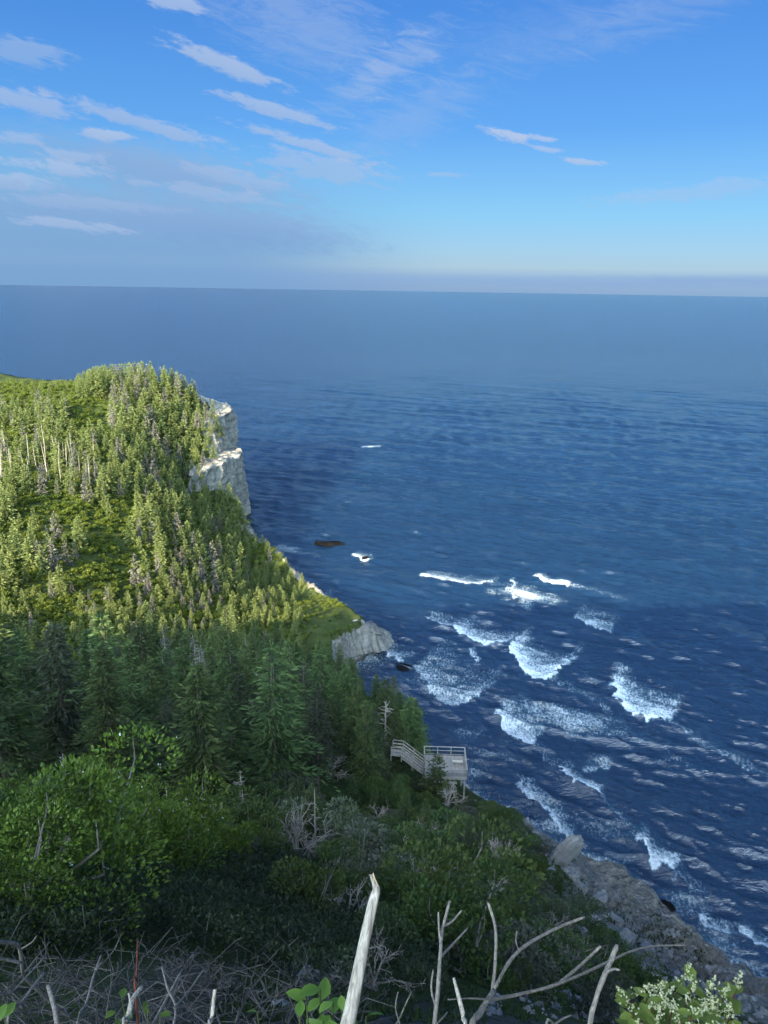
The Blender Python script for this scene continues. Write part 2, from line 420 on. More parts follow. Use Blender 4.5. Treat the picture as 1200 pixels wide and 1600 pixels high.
for k, q in enumerate(COAST[11:-4]):                  # foot of the open slopes
    CTRL.append(np.array([q[0], q[1], 0.5 if k > 8 else 8.0]))
CTRL = np.array(CTRL)


def _rbf_fit():
    n = len(CTRL); D = np.linalg.norm(CTRL[:, None, :2] - CTRL[None, :, :2], axis=2)
    A = np.zeros((n + 3, n + 3)); A[:n, :n] = D - np.eye(n) * 0.15 * 0
    Pm = np.c_[np.ones(n), CTRL[:, :2]]; A[:n, n:] = Pm; A[n:, :n] = Pm.T
    return np.linalg.solve(A + 1e-9 * np.eye(n + 3), np.r_[CTRL[:, 2], 0, 0, 0])


_WT = _rbf_fit()


def height(x, y, fine=True):
    x = np.asarray(x, float); y = np.asarray(y, float)
    sh = x.shape; x = x.ravel(); y = y.ravel()
    h = _WT[-3] + _WT[-2] * x + _WT[-1] * y
    for i in range(len(CTRL)):
        h = h + _WT[i] * np.hypot(x - CTRL[i, 0], y - CTRL[i, 1])
    r = np.hypot(x, y); d_ = coast_d(x, y)
    k = sstep(r, 2, 60)
    h = h + fbm(x * .09, y * .09, 4, 3) * 1.1 * k + fbm(x * .6, y * .6, 3, 9) * (.05 + .22 * k)
    h = h + np.maximum(sstep(-y, 1, 5) * sstep(np.abs(x), 22, 45), sstep(-(x + .56 * y), 6, 26) * sstep(95 - y, 0, 20)) * fbm(x * .10 - y * .05, y * .03 + 3, 4, 61) * 7.5  # unseen hillside roughened so the shadow edge it casts is irregular
    front = sstep(x, 12, 26) * sstep(r, 20, 45) * sstep(200 - y, 0, 60)          # broken rock on the sea slope
    rg = 1 - np.abs(fbm(x * .22 + y * .1, y * .17, 4, 21))
    rg2 = 1 - np.abs(fbm(x * .55 + y * .2, y * .45, 3, 26)); h = h + front * ((rg - .7) * 3.0 + (rg2 - .7) * 1.5)
    steep = np.where(y > 225, 8.0, np.where(y > 150, 3.0, np.where(y > 128, 1.6, .95 + .35 * sstep(y, 98, 112))))
    steep = steep * (1 + np.where(y > 128, .35, .16) * fbm(x * .15, y * .15, 3, 5))
    cl = -1.0 + steep * np.maximum(d_, 0) + .8 * np.maximum(d_ - 14, 0)
    h = np.where(d_ > 0, np.minimum(h, cl), -1.0 + np.maximum(d_, -20) * .5)
    return h.reshape(sh)


def grid_mesh(TH, RR, zf):
    T, R = np.meshgrid(TH, RR); X = np.sin(T) * R; Y = np.cos(T) * R
    Z = zf(X, Y)
    nr, nt = R.shape
    i = (np.arange(nr - 1)[:, None] * nt + np.arange(nt - 1)[None]).ravel()
    Q = np.stack([i, i + nt, i + nt + 1, i + 1], 1)[:, ::-1]
    return np.stack([X, Y, Z], -1).reshape(-1, 3), Q


def angles(half, step, coarse=4.0):
    a = np.radians(np.arange(-half, half + step / 2, step))
    lo = np.radians(np.arange(-180, -half, coarse)); hi = np.radians(np.arange(half + coarse, 180.01, coarse))
    return np.concatenate([lo, a, hi])


def geo(a, b, q):
    n = int(math.log(b / a) / math.log(q)) + 1
    return a * q ** np.arange(n + 1)


TH = angles(40, .16)
RR = np.concatenate([[0.02, .3, .6], geo(.9, 135, 1.006), geo(136, 430, 1.0095), [520, 700, 1000]])
V, Q = grid_mesh(TH, RR, height)
X, Y, Z = V.T
dc = coast_d(X, Y); rr = np.hypot(X, Y)
# rock: sea slope, cove foot, cliff rims
rocky = sstep(X + 4.5 * fbm(X * .09, Y * .09, 3, 31) - (2.6 + .095 * Y), 2.5, 8) * sstep(rr, 16, 34) * (Y < 135)
rocky = np.maximum(rocky, sstep(9 - dc + 5 * fbm(X * .2, Y * .2, 3, 33), 0, 4) * (dc > -5) * (Y < 140))
rocky = np.maximum(rocky, sstep(7 - dc, 0, 3) * (Y > 255))
rocky = np.maximum(rocky, sstep(4 - dc, 0, 2) * (Y >= 140) * (Y < 255))
bare = sstep(9 - rr, 0, 3) * sstep(fbm(X * .25, Y * .25, 3, 40) + .25, 0, .3)
mb = MB(); mb.add(V, Q, tint=rocky); mb.M.append(('bare', bare)); mb.M.append(('pale', sstep(11 - dc + 3 * fbm(X * .15, Y * .15, 3, 35), 0, 5) * sstep(97 - Y, 0, 8) * (dc > -4) * (Y > 30)))
m, t = mat('land')
a = t.n('ShaderNodeAttribute', attribute_name='tint').outputs['Fac']
ab = t.n('ShaderNodeAttribute', attribute_name='bare').outputs['Fac']
tc = t.n('ShaderNodeTexCoord').outputs['Object']
n1 = t.noise(tc, .18, 5, .6); n2 = t.noise(tc, 1.7, 5, .65); n3 = t.noise(tc, 9.0, 4, .7); n4 = t.noise(tc, .6, 6, .7)
veg = t.mix(t.ss(n1, .3, .7), (.040, .062, .016, 1), (.095, .120, .030, 1))
veg = t.mix(t.m('MULTIPLY', t.ss(n2, .45, .7), .6), veg, (.075, .066, .042, 1))
veg = t.mix(t.m('MULTIPLY', t.ss(n3, .5, .7), .5), veg, (.02, .03, .012, 1))
vo = t.n('ShaderNodeTexVoronoi', ins={'Vector': t.vm('ADD', tc, t.vm('MULTIPLY', t.n('ShaderNodeTexNoise', ins={'Vector': tc, 'Scale': .8}).outputs[1], (.9, .9, .9))), 'Scale': .8})
vo2 = t.n('ShaderNodeTexVoronoi', ins={'Vector': tc, 'Scale': 2.6})
cell = t.sep(vo.outputs['Color'])[0]; cell2 = t.sep(vo2.outputs['Color'])[0]
rk = t.mix(t.ss(n4, .3, .7), (.33, .30, .25, 1), (.18, .16, .13, 1))
rk = t.mix(t.m('MULTIPLY', cell, .6), rk, (.43, .40, .34, 1))
rk = t.mix(t.m('MULTIPLY', cell2, .55), rk, (.10, .093, .082, 1))
rk = t.mix(t.ss(n2, .52, .78), rk, (.09, .085, .072, 1))
rk = t.mix(t.m('MULTIPLY', t.ss(n3, .5, .75), .5), rk, (.42, .40, .37, 1))
apl = t.n('ShaderNodeAttribute', attribute_name='pale').outputs['Fac']
rk = t.mix(t.m('MULTIPLY', apl, .75), rk, t.mix(t.ss(n2, .35, .7), (.52, .50, .46, 1), (.33, .315, .29, 1)))
pz = t.sep(tc)[2]
rk = t.mix(t.m('MULTIPLY', t.ss(t.m('ADD', pz, t.m('MULTIPLY', n2, 1.6)), 2.2, .9), .8), rk, (.045, .045, .042, 1))
rmask = t.ss(t.m('ADD', a, t.m('MULTIPLY', t.m('SUBTRACT', t.m('MULTIPLY', t.m('ADD', n1, n4), .5), .52), 1.8)), .38, .58)
c = t.mix(rmask, veg, rk)
soil = t.mix(t.ss(n3, .35, .65), (.055, .048, .042, 1), (.13, .12, .11, 1))
c = t.mix(ab, c, soil)
b = t.n('ShaderNodeBump', ins={'Height': t.m('ADD', t.m('MULTIPLY', t.m('ADD', vo.outputs['Distance'], t.m('MULTIPLY', vo2.outputs['Distance'], .4)), t.m('MULTIPLY', a, 1.6)), t.m('ADD', t.m('MULTIPLY', n2, 1.0), t.m('MULTIPLY', n3, .35))), 'Strength': 1.0, 'Distance': .4})
t.n('ShaderNodeOutputMaterial', ins={'Surface': t.n('ShaderNodeBsdfPrincipled', ins={'Base Color': c, 'Roughness': .95, 'Normal': b, 'Specular IOR Level': .1})})
tag(mb.build('terrain', m, smooth=True), 'steep wooded coastal hillside running down to the sea', 'hillside', kind='structure')


# ---- limestone cliffs of the headland and of the low point
def cliff(top, out, depth_in, label, seed, prof=None, zb=-1.5, cap_z=.5, rows=70, amp=1.0, lean=.05):
    top = np.array(top)
    seg = np.linalg.norm(np.diff(top[:, :2], axis=0), axis=1); s = np.r_[0, np.cumsum(seg)]
    n = int(s[-1] / .55); q = np.linspace(0, s[-1], n)
    Pt = np.stack([np.interp(q, s, top[:, k]) for k in range(3)], 1)
    ker = np.ones(7) / 7
    for k in range(3):
        Pt[3:-3, k] = np.convolve(Pt[:, k], ker, 'valid')
    tg = np.gradient(Pt[:, :2], axis=0); tg /= np.linalg.norm(tg, axis=1, keepdims=True) + 1e-9
    N = np.stack([tg[:, 1], -tg[:, 0]], 1) * out
    for _ in range(6):
        N[1:-1] = (N[:-2] + 2 * N[1:-1] + N[2:]) / 4
    N /= np.linalg.norm(N, axis=1, keepdims=True)
    Pt[:, 2] += fbm(q * .25, q * 0 + seed, 3, seed) * .8 * amp
    Vs = []; rowsN = 0
    tap = np.sqrt(np.clip(np.sin(np.pi * q / s[-1]), 0.02, 1)); ins = np.linspace(depth_in, 0.5, 10)
    for k, e in enumerate(ins):
        zz = Pt[:, 2] + cap_z * (e / depth_in) + fbm((Pt[:, 0] - N[:, 0] * e) * .3, (Pt[:, 1] - N[:, 1] * e) * .3, 3, seed + 1) * 1.7 * amp * (1 - .3 * e / depth_in)
        zz = np.round(zz / .7) * .7 * .6 + zz * .4
        Vs.append(np.stack([Pt[:, 0] - N[:, 0] * e * tap, Pt[:, 1] - N[:, 1] * e * tap, zz - (1 - tap) * 1.2], 1))
    for f in np.linspace(0, 1, rows):
        zz = Pt[:, 2] * (1 - f) + zb * f
        lay = np.floor(zz / 1.3); st = (vhash(lay, np.full_like(lay, 0), seed) - .5) * .45
        lay2 = np.floor(zz / 5.1); st = st + (vhash(lay2, np.full_like(lay2, 0), seed + 7) - .5) * .9
        jt = fbm(q * .16, zz * .03 + 5, 4, seed + 3) * 3.4 + np.abs(fbm(q * .5, zz * .06, 3, seed + 4)) * -2.4
        o = (st + jt) * amp * min(1, f * 9 + .15) + lean * (Pt[:, 2] - zz) + fbm(q * 1.1, zz * .9, 3, seed + 5) * .35 * amp
        if prof is not None: o = o + np.interp(f, prof[0], prof[1])
        Vs.append(np.stack([Pt[:, 0] + N[:, 0] * o, Pt[:, 1] + N[:, 1] * o, zz], 1))
    V = np.array(Vs); nr = len(Vs)
    i = (np.arange(nr - 1)[:, None] * n + np.arange(n - 1)[None]).ravel()
    Qd = np.stack([i, i + 1, i + n + 1, i + n], 1)
    mbx = MB(); mbx.add(V.reshape(-1, 3), Qd)
    return tag(mbx.build('cliff', M_ROCK), label, 'cliff', kind='structure')


cliff([at(318, 660, 305), at(334, 656, 309), at(352, 650, 318), at(363, 637, 336), at(354, 630, 348), at(330, 622, 358), at(295, 612, 364)], 1, 9,
      'pale limestone cliff with a flat ledge on top at the far headland', 3)
cliff([at(300, 744, 270), at(322, 735, 276), at(345, 725, 283), at(372, 715, 300), at(381, 706, 313), at(366, 694, 324), at(345, 685, 332)], 1, 10,
      'lower square grey cliff block jutting into the sea below the higher ledge', 11)
cliff([at(518, 992, 176), at(540, 985, 177.5), at(560, 983, 178.5), at(580, 985, 179.5), at(599, 990, 181), at(596, 984, 190), at(580, 969, 202)], 1, 4,
      'pale wedge of rock at the tip of the low grassy point', 23, prof=([0, .5, .64, .72, 1], [0, 1.8, 2.2, .3, .0]), rows=44, amp=.85, lean=.14, cap_z=.9)

# ------------------------------------------------------------------ the sea
BACK = np.array([.47, .88])                        # the way the swell comes from
CREST = np.array([.88, -.47])
FRONTS = [  # (front line in photo pixels, trail in metres, strength)
    ([(660, 900), (700, 907), (738, 913), (765, 910)], 4.5, .85), ([(838, 902), (850, 912), (882, 917)], 3.5, 1.1), ([(668, 966), (690, 981), (714, 981)], 6, .75),
    ([(712, 985), (730, 1001), (758, 1013), (785, 1008)], 8, 1.0), ([(797, 1012), (806, 1036), (833, 1062), (860, 1061), (880, 1045)], 10, 1.1),
    ([(900, 966), (925, 976), (950, 986)], 8, .62), ([(648, 1045), (670, 1080), (700, 1106), (742, 1092)], 14, .68), ([(733, 1018), (742, 1035)], 2, .8),
    ([(955, 1075), (974, 1106), (1008, 1125), (1042, 1129)], 9, 1.12), ([(778, 1122), (800, 1147), (832, 1158)], 6, 1.0), ([(878, 1205), (895, 1230), (927, 1246)], 3.5, .95),
    ([(915, 1200), (950, 1194)], 4, .6), ([(823, 1238), (845, 1265), (888, 1306)], 3.0, .95), ([(1000, 1320), (1009, 1349), (1047, 1363)], 3.2, 1.1),
    ([(586, 1002), (606, 1026), (628, 1030)], 5, .8), ([(552, 868), (572, 875)], 3, 1.0), ([(565, 698), (588, 698)], 5, .8), ([(1095, 1432), (1112, 1450), (1135, 1456)], 2.0, .8),
    ([(1162, 1460), (1180, 1478), (1200, 1478)], 2.2, .9), ([(800, 908), (803, 936)], 2, .9), ([(808, 1228), (826, 1244)], 2, .8), ([(1030, 1190), (1075, 1200)], 3, .3), ([(925, 1245), (960, 1277), (1000, 1320)], 2, .42), ([(1047, 1363), (1100, 1398)], 2, .35), ([(884, 917), (930, 927), (975, 940)], 2, .3), ([(862, 1062), (905, 1085), (950, 1108)], 2.5, .35), ([(1040, 1130), (1110, 1172), (1200, 1225)], 3, .38), ([(835, 1160), (875, 1200)], 2, .35), ([(765, 912), (835, 918)], 3, .3), ([(300, 580), (312, 579)], 4, .6), ([(1155, 628), (1163, 628)], 4, .5), ([(1165, 710), (1172, 710)], 3, .4), ([(538, 786), (546, 786)], 2, .5)]
PATCHES = [  # soft lacy foam: (u, v, half-length m, half-width m, strength)
    (825, 930, 11, 8, .72), (890, 1122, 15, 7, .60), (945, 1365, 6, 5.5, .85), (915, 1345, 4, 4, .7), (455, 858, 12, 4, .5), (1010, 1430, 6, 4, .55), (1100, 1470, 8, 4, .5),
    (1150, 1520, 5, 4, .55), (600, 1015, 4, 4, .5), (700, 1075, 10, 6, .40), (770, 1180, 6, 3, .3), (1075, 1410, 5, 3, .4), (865, 1290, 5, 2.5, .5), (960, 1300, 9, 4, .28), (735, 1140, 6, 4, .35), (745, 1205, 3, 3, .5)]
rng = np.random.default_rng(5)
WAVES = []
for lam, amp, n, sp in [(25, .23, 2, .05), (16, .15, 3, .14), (9, .17, 5, .22), (5.5, .15, 8, .26), (3.4, .12, 10, .30), (2.1, .085, 12, .36), (1.3, .045, 10, .45)]:
    for _ in range(n):
        a_ = math.atan2(-BACK[0], -BACK[1]) + rng.normal(0, sp); l_ = lam * rng.uniform(.8, 1.25)
        WAVES.append((math.sin(a_), math.cos(a_), 2 * math.pi / l_, amp * rng.uniform(.6, 1.2) / math.sqrt(n) * 1.38, rng.uniform(0, 6.28), l_))


def pl_dist(x, y, pts):
    best = np.full(x.shape, 1e9); qx = np.zeros_like(x); qy = np.zeros_like(x)
    for a_, b_ in zip(pts[:-1], pts[1:]):
        e = b_ - a_; tt = np.clip(((x - a_[0]) * e[0] + (y - a_[1]) * e[1]) / (e @ e), 0, 1)
        X_ = a_[0] + tt * e[0]; Y_ = a_[1] + tt * e[1]; dd = np.hypot(x - X_, y - Y_); u_ = dd < best
        best = np.where(u_, dd, best); qx = np.where(u_, X_, qx); qy = np.where(u_, Y_, qy)
    return best, qx, qy


THs = angles(40, .085, 5)
RRs = np.concatenate([[40, 48], geo(52, 1250, 1.0031), geo(1262, 1900, 1.0085), geo(2000, 48000, 1.09)])
Vs, Qs = grid_mesh(THs, RRs, lambda x, y: x * 0)
x, y = Vs[:, 0].copy(), Vs[:, 1].copy(); r_ = np.hypot(x, y)
dr = r_ * .0031; z = np.zeros_like(x); ox = np.zeros_like(x); oy = np.zeros_like(x); fo = np.zeros_like(x)
dland = np.where(r_ < 500, coast_d(x, y), -500)
calm = sstep(-dland, 0, 14) * .75 + .25
gust = 1 + .35 * fbm(x * .018, y * .018, 3, 71)
far = (np.abs(np.arctan2(x, y)) < math.radians(41)) & (r_ < 1850)
for (sx, sy, k, A, ph, lam) in WAVES:
    f = np.clip((lam / dr - 1.7) / 2.0, 0, 1) * far * gust * sstep(1240 - r_, 0, 1150) * (calm if lam > 6 else 1)
    wob = fbm(x * .010 + lam, y * .010, 2, 90) * (1.5 if lam > 12 else 2.2)
    p_ = k * (sx * x + sy * y) + ph + wob
    z += A * f * np.cos(p_); ox -= .8 * A * f * sx * np.sin(p_); oy -= .8 * A * f * sy * np.sin(p_)
for px, trail, stg in FRONTS:
    pts = [sea_pt(*q)[:2] for q in px]; c0 = np.mean(pts, 0); L = np.linalg.norm(pts[-1] - pts[0])
    sel = np.hypot(x - c0[0], y - c0[1]) < L + trail * 3.5 + 8
    xs, ys = x[sel], y[sel]
    jx = fbm(xs * .45, ys * .45, 3, 55) * 1.3; jy = fbm(xs * .45 + 40, ys * .45, 3, 56) * 1.3
    A0 = np.array([p_ @ CREST for p_ in pts]); B0 = np.array([p_ @ BACK for p_ in pts]); k_ = np.argsort(A0); A0, B0 = A0[k_], B0[k_]
    if A0[-1] - A0[0] < .8: A0 = A0 + np.linspace(-.4, .4, len(A0))
    aa = (xs + jx) * CREST[0] + (ys + jy) * CREST[1]; bb = (xs + jx) * BACK[0] + (ys + jy) * BACK[1]
    sgn = bb - np.interp(aa, A0, B0); out_ = np.maximum(A0[0] - aa, 0) + np.maximum(aa - A0[-1], 0)
    s_n = np.maximum(sgn, 0) / (trail * 1.45)
    fr = np.where(sgn > 0, .58 * np.clip(1.12 - .30 * s_n - .42 * s_n ** 2, 0, 1) + .46 * np.exp(-sgn / (.22 * trail + .3)), np.exp(-(sgn / .3) ** 2)) * np.exp(-(out_ / (.8 + .10 * np.maximum(sgn, 0))) ** 2)
    fo[sel] = np.maximum(fo[sel], stg * fr)
    dd2, qx2, qy2 = pl_dist(xs, ys, pts)
    s2 = (xs - qx2) * BACK[0] + (ys - qy2) * BACK[1]
    hump = np.where(s2 > 0, np.exp(-(s2 / 3.2) ** 2), np.exp(-(s2 / 1.0) ** 2)) * np.exp(-((dd2 ** 2 - np.minimum(s2 ** 2, dd2 ** 2)) / 9.0))
    z[sel] += .55 * min(1, stg) * hump * min(1.0, trail / 6 + .4)
for (u_, v_, hl, hw, stg) in PATCHES:
    c0 = sea_pt(u_, v_)[:2]; ex = (x - c0[0]); ey = (y - c0[1])
    a_ = (ex * CREST[0] + ey * CREST[1]) / hl; b_ = (ex * BACK[0] + ey * BACK[1]) / hw
    sel = (a_ ** 2 + b_ ** 2) < 6
    q_ = np.sqrt(a_[sel] ** 2 + b_[sel] ** 2) + fbm(x[sel] * .3, y[sel] * .3, 3, 60) * .45
    fo[sel] = np.maximum(fo[sel], stg * np.clip(1.15 - q_, 0, 1) ** .7)
# long swell faces with a dark front
for px, hh, wdt in [([(870, 905), (905, 918), (960, 935), (1030, 955), (1120, 985), (1200, 1010)], .9, 2.2), ([(900, 1240), (960, 1275), (1000, 1310), (1060, 1370), (1120, 1400)], .8, 1.6), ([(600, 895), (640, 905), (660, 900)], .6, 1.8),
                    ([(780, 1008), (800, 1010)], .4, 1.5), ([(870, 1065), (950, 1110)], .6, 1.8), ([(1040, 1128), (1100, 1165), (1200, 1220)], .7, 1.8), ([(960, 985), (1040, 1020), (1110, 1055), (1200, 1090)], .6, 1.9),
                    ([(520, 905), (570, 915), (640, 925)], .5, 1.8), ([(640, 950), (665, 965)], .5, 1.6), ([(1090, 1060), (1150, 1085)], .5, 1.6), ([(780, 1180), (860, 1215)], .5, 1.6), ([(885, 1000), (930, 1020), (985, 1050)], .45, 1.6)]:
    pts = [sea_pt(*q)[:2] for q in px]; c0 = np.mean(pts, 0); L = np.linalg.norm(pts[-1] - pts[0])
    sel = np.hypot(x - c0[0], y - c0[1]) < L + 14
    xs, ys = x[sel], y[sel]; dd, qx, qy = pl_dist(xs, ys, pts)
    s2 = (xs - qx) * BACK[0] + (ys - qy) * BACK[1]; lt = np.sqrt(np.maximum(dd ** 2 - s2 ** 2, 0))
    z[sel] += .8 * hh * np.where(s2 > 0, np.exp(-(s2 / (wdt * 2.4)) ** 2), np.exp(-(s2 / wdt) ** 2)) * np.exp(-(lt / 5) ** 2)
shore = np.exp(-(np.maximum(-dland - 0.3, 0) / 3.4)) * (dland < 4) * sstep(260 - y, 0, 30)
fo = np.maximum(fo, shore * (.62 + .5 * fbm(x * .12, y * .12, 3, 66)))
# rare small whitecaps offshore are left to the named fronts
mb = MB(); mb.add(np.stack([x + ox, y + oy, z - .1], 1), Qs, tint=np.clip(fo, 0, 1.2))
m, t = mat('sea_water')
fa = t.n('ShaderNodeAttribute', attribute_name='tint').outputs['Fac']
tc = t.n('ShaderNodeTexCoord').outputs['Object']
ang = math.atan2(CREST[1], CREST[0])
mp = t.n('ShaderNodeMapping', ins={'Vector': tc, 'Rotation': (0, 0, -ang), 'Scale': (.42, 1, 1)}).outputs[0]
w1 = t.noise(mp, .075, 4, .6, .3); w2 = t.noise(mp, .55, 5, .62, .4); w3 = t.noise(mp, 2.3, 5, .65, .3); w0 = t.noise(mp, .018, 4, .6)
hgt = t.m('ADD', t.m('ADD', t.m('MULTIPLY', w2, 1.0), t.m('MULTIPLY', w3, .34)), t.m('MULTIPLY', w1, 1.5))
rdist = t.n('ShaderNodeVectorMath', operation='LENGTH', ins={0: tc}).outputs['Value']
bmp = t.n('ShaderNodeBump', ins={'Height': hgt, 'Strength': .62, 'Distance': 1.0})
vor = t.n('ShaderNodeTexVoronoi', feature='DISTANCE_TO_EDGE', ins={'Vector': t.vm('ADD', tc, t.vm('MULTIPLY', t.n('ShaderNodeTexNoise', ins={'Vector': tc, 'Scale': .9, 'Detail': 3.0}).outputs[1], (1.2, 1.2, 0))), 'Scale': 1.3}).outputs['Distance']
lace = t.m('SUBTRACT', 1.0, t.ss(vor, .02, .22))
mpf = t.n('ShaderNodeMapping', ins={'Vector': tc, 'Rotation': (0, 0, -ang), 'Scale': (1.5, .75, 1)}).outputs[0]
fn = t.noise(mpf, 1.5, 8, .7, .4); fn2 = t.noise(mp, .35, 5, .65, .5)
tex = t.m('ADD', t.m('MULTIPLY', lace, .20), t.m('ADD', t.m('MULTIPLY', t.ss(fn, .30, .70), .54), t.m('MULTIPLY', t.ss(fn2, .3, .7), .26)))
fx = t.m('SUBTRACT', t.m('ADD', t.m('MULTIPLY', fa, .95), tex), 1.0)
foam = t.m('MULTIPLY', t.m('MULTIPLY', t.ss(fx, -.28, .52), t.ss(fa, .02, .2)), t.m('ADD', .5, t.m('MULTIPLY', fa, .5), clamp=True))
deep = t.mix(t.ss(w0, .35, .65), (.005, .020, .046, 1), (.0065, .025, .056, 1))
deep = t.mix(t.m('MULTIPLY', t.ss(fa, .05, .7), .55), deep, (.04, .12, .15, 1))
wat = t.n('ShaderNodeBsdfPrincipled', subsurface_method='BURLEY', ins={'Base Color': deep, 'Subsurface Weight': 1.0, 'Subsurface Radius': (1, 1, 1), 'Subsurface Scale': 14.0, 'Roughness': t.m('ADD', .10, t.m('MULTIPLY', t.ss(rdist, 150.0, 1500.0), .13)), 'IOR': 1.95, 'Normal': bmp})
bf = t.n('ShaderNodeBump', ins={'Height': t.m('ADD', fn, lace), 'Strength': .6, 'Distance': .3})
fom = t.n('ShaderNodeBsdfDiffuse', ins={'Color': (.72, .76, .78, 1), 'Normal': bf})
t.n('ShaderNodeOutputMaterial', ins={'Surface': t.n('ShaderNodeMixShader', ins={0: foam, 1: wat, 2: fom})})
tag(mb.build('sea', m, smooth=True), 'dark blue rippled sea with white breakers reaching to the horizon', 'sea', kind='structure')

# ------------------------------------------------------------------ placing by view ray on the real ground
_RS = geo(1.0, 420, 1.006)


def ground(u, v, guess=None):
    d_ = ray(u, v); hh = math.hypot(d_[0], d_[1]); P_ = EYE + d_ * (_RS / hh)[:, None]
    g = height(P_[:, 0], P_[:, 1]); below = np.where(P_[:, 2] <= g)[0]
    if not len(below): return None
    i = below[0]
    return np.array([P_[i, 0], P_[i, 1], g[i]])


def hz_(x, y): return float(height(np.array([x]), np.array([y]))[0])


# ------------------------------------------------------------------ spruces
def spruce_crown(seed, h, rad, nw, nb, ns, leaf, base=.10, sparse=1.0, wf=.36, nj=.5):
    g = np.random.default_rng(seed); mbx = MB(); lean = g.uniform(0, 6.28); C = []; A = []; N = []; L = []; T = []
    ph = g.uniform(0, 6.28)
    for i in range(nw):
        t_ = (i + g.uniform(-.3, .3)) / nw; t_ = min(max(t_, 0), 1); zc = h * (base + (1 - base) * t_)
        R0 = rad * ((1 - t_) ** .8 * (.75 + .25 * math.sin(t_ * 23 + ph)) + .05)
        n_ = max(4, int(nb * (1 - .45 * t_)))
        for j in range(n_):
            if g.random() > sparse: continue
            a_ = j * 2 * math.pi / n_ + i * 2.4 + g.normal(0, .3)
            Lb = R0 * g.uniform(.55, 1.2) * (1 + .18 * math.cos(a_ - lean))
            k_ = max(4, int(ns * (.4 + .6 * Lb / rad)))
            s_ = g.uniform(.12, 1, k_); o = np.array([math.cos(a_), math.sin(a_), 0]); q = np.array([-o[1], o[0], 0])
            rise = .10 + .35 * t_
            side = g.normal(0, 1, k_) * .17 * Lb * s_
            c = o * (Lb * s_)[:, None] + q * side[:, None]
            c[:, 2] += zc + Lb * (rise * s_ - .42 * s_ ** 2 * (1 - t_ * .8)) + g.normal(0, .025 * h / 9, k_) - .12 * np.abs(side)
            ax = o[None] * 1.0 + q[None] * (np.sign(side) * g.uniform(.2, 1.1, k_))[:, None]; ax[:, 2] += g.normal(-.12, .28, k_)
            nn = g.normal(0, nj, (k_, 3)) + o * .85; nn[:, 2] += .6
            C.append(c); A.append(ax); N.append(nn); L.append(leaf * g.uniform(.6, 1.35, k_) * (.65 + .35 * (1 - t_)))
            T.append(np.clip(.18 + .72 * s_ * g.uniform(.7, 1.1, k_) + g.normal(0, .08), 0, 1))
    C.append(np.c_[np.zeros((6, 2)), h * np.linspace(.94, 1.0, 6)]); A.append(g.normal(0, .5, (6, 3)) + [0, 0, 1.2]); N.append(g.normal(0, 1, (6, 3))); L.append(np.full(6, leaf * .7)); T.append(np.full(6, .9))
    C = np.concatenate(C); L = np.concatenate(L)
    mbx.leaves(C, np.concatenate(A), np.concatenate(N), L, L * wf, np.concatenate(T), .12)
    return mbx


def spruce_trunk(seed, h, rad, base=.10, twigs=26, r0=.14):
    g = np.random.default_rng(seed + 500); mbx = MB()
    zz = np.linspace(-.6, h * .97, 9); w_ = np.cumsum(g.normal(0, .025, (9, 2)), 0)
    mbx.tube(np.c_[w_, zz], r0 * (1.02 - np.linspace(0, 1, 9)) * h / 9 + .012, 6, .5)
    for _ in range(twigs):
        t_ = g.uniform(.08, .62); a_ = g.uniform(0, 6.28); Lb = rad * (1 - t_) * g.uniform(.5, 1.15)
        o = np.array([math.cos(a_), math.sin(a_), 0]); p0 = np.array([0, 0, h * t_])
        mbx.tube(np.array([p0, p0 + o * Lb * .5 + [0, 0, .05 * Lb], p0 + o * Lb + [0, 0, -.18 * Lb]]), [.022, .014, .006], 3, .75, False)
    return mbx


BIG = []        # crown and trunk meshes of the shaded stand
for i in range(7):
    h = (9.5, 10.5, 8.2, 9.0, 7.0, 10.0, 8.6)[i]; rd = (2.5, 2.6, 2.4, 2.2, 2.3, 2.3, 2.7)[i]
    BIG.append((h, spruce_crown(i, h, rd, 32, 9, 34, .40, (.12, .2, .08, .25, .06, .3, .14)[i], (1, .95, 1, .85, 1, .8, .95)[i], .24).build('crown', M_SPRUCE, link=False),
                spruce_trunk(i, h, rd).build('trunk', M_BARK, link=False)))
DYING = []
for i in range(3):
    h = (8.5, 7.5, 9.0)[i]
    DYING.append((h, spruce_crown(30 + i, h, 1.5, 26, 8, 9, .38, .12, .75).build('crown', M_GREY, link=False), spruce_trunk(30 + i, h, 1.6, twigs=60).build('trunk', M_SNAG, link=False)))
SUNNY = []
for i in range(6):
    h = (7.0, 6.2, 7.6, 5.4, 6.6, 8.0)[i]; rd = (2.2, 2.3, 2.1, 2.2, 1.8, 2.4)[i]
    SUNNY.append((h, spruce_crown(60 + i, h, rd, 19, 9, 13, .60, .03, .9, .46, .28), spruce_trunk(60 + i, h, rd, twigs=6)))
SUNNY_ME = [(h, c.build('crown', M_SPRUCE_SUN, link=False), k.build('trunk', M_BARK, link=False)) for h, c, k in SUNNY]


def make_tree(name, meshes, p, sc, rz, label, cat, group=None):
    o = empty(name, (p[0], p[1], p[2] - .15), rz, sc)
    part('crown', meshes[1], o); part('trunk', meshes[2], o)
    return tag(o, label, cat, group)


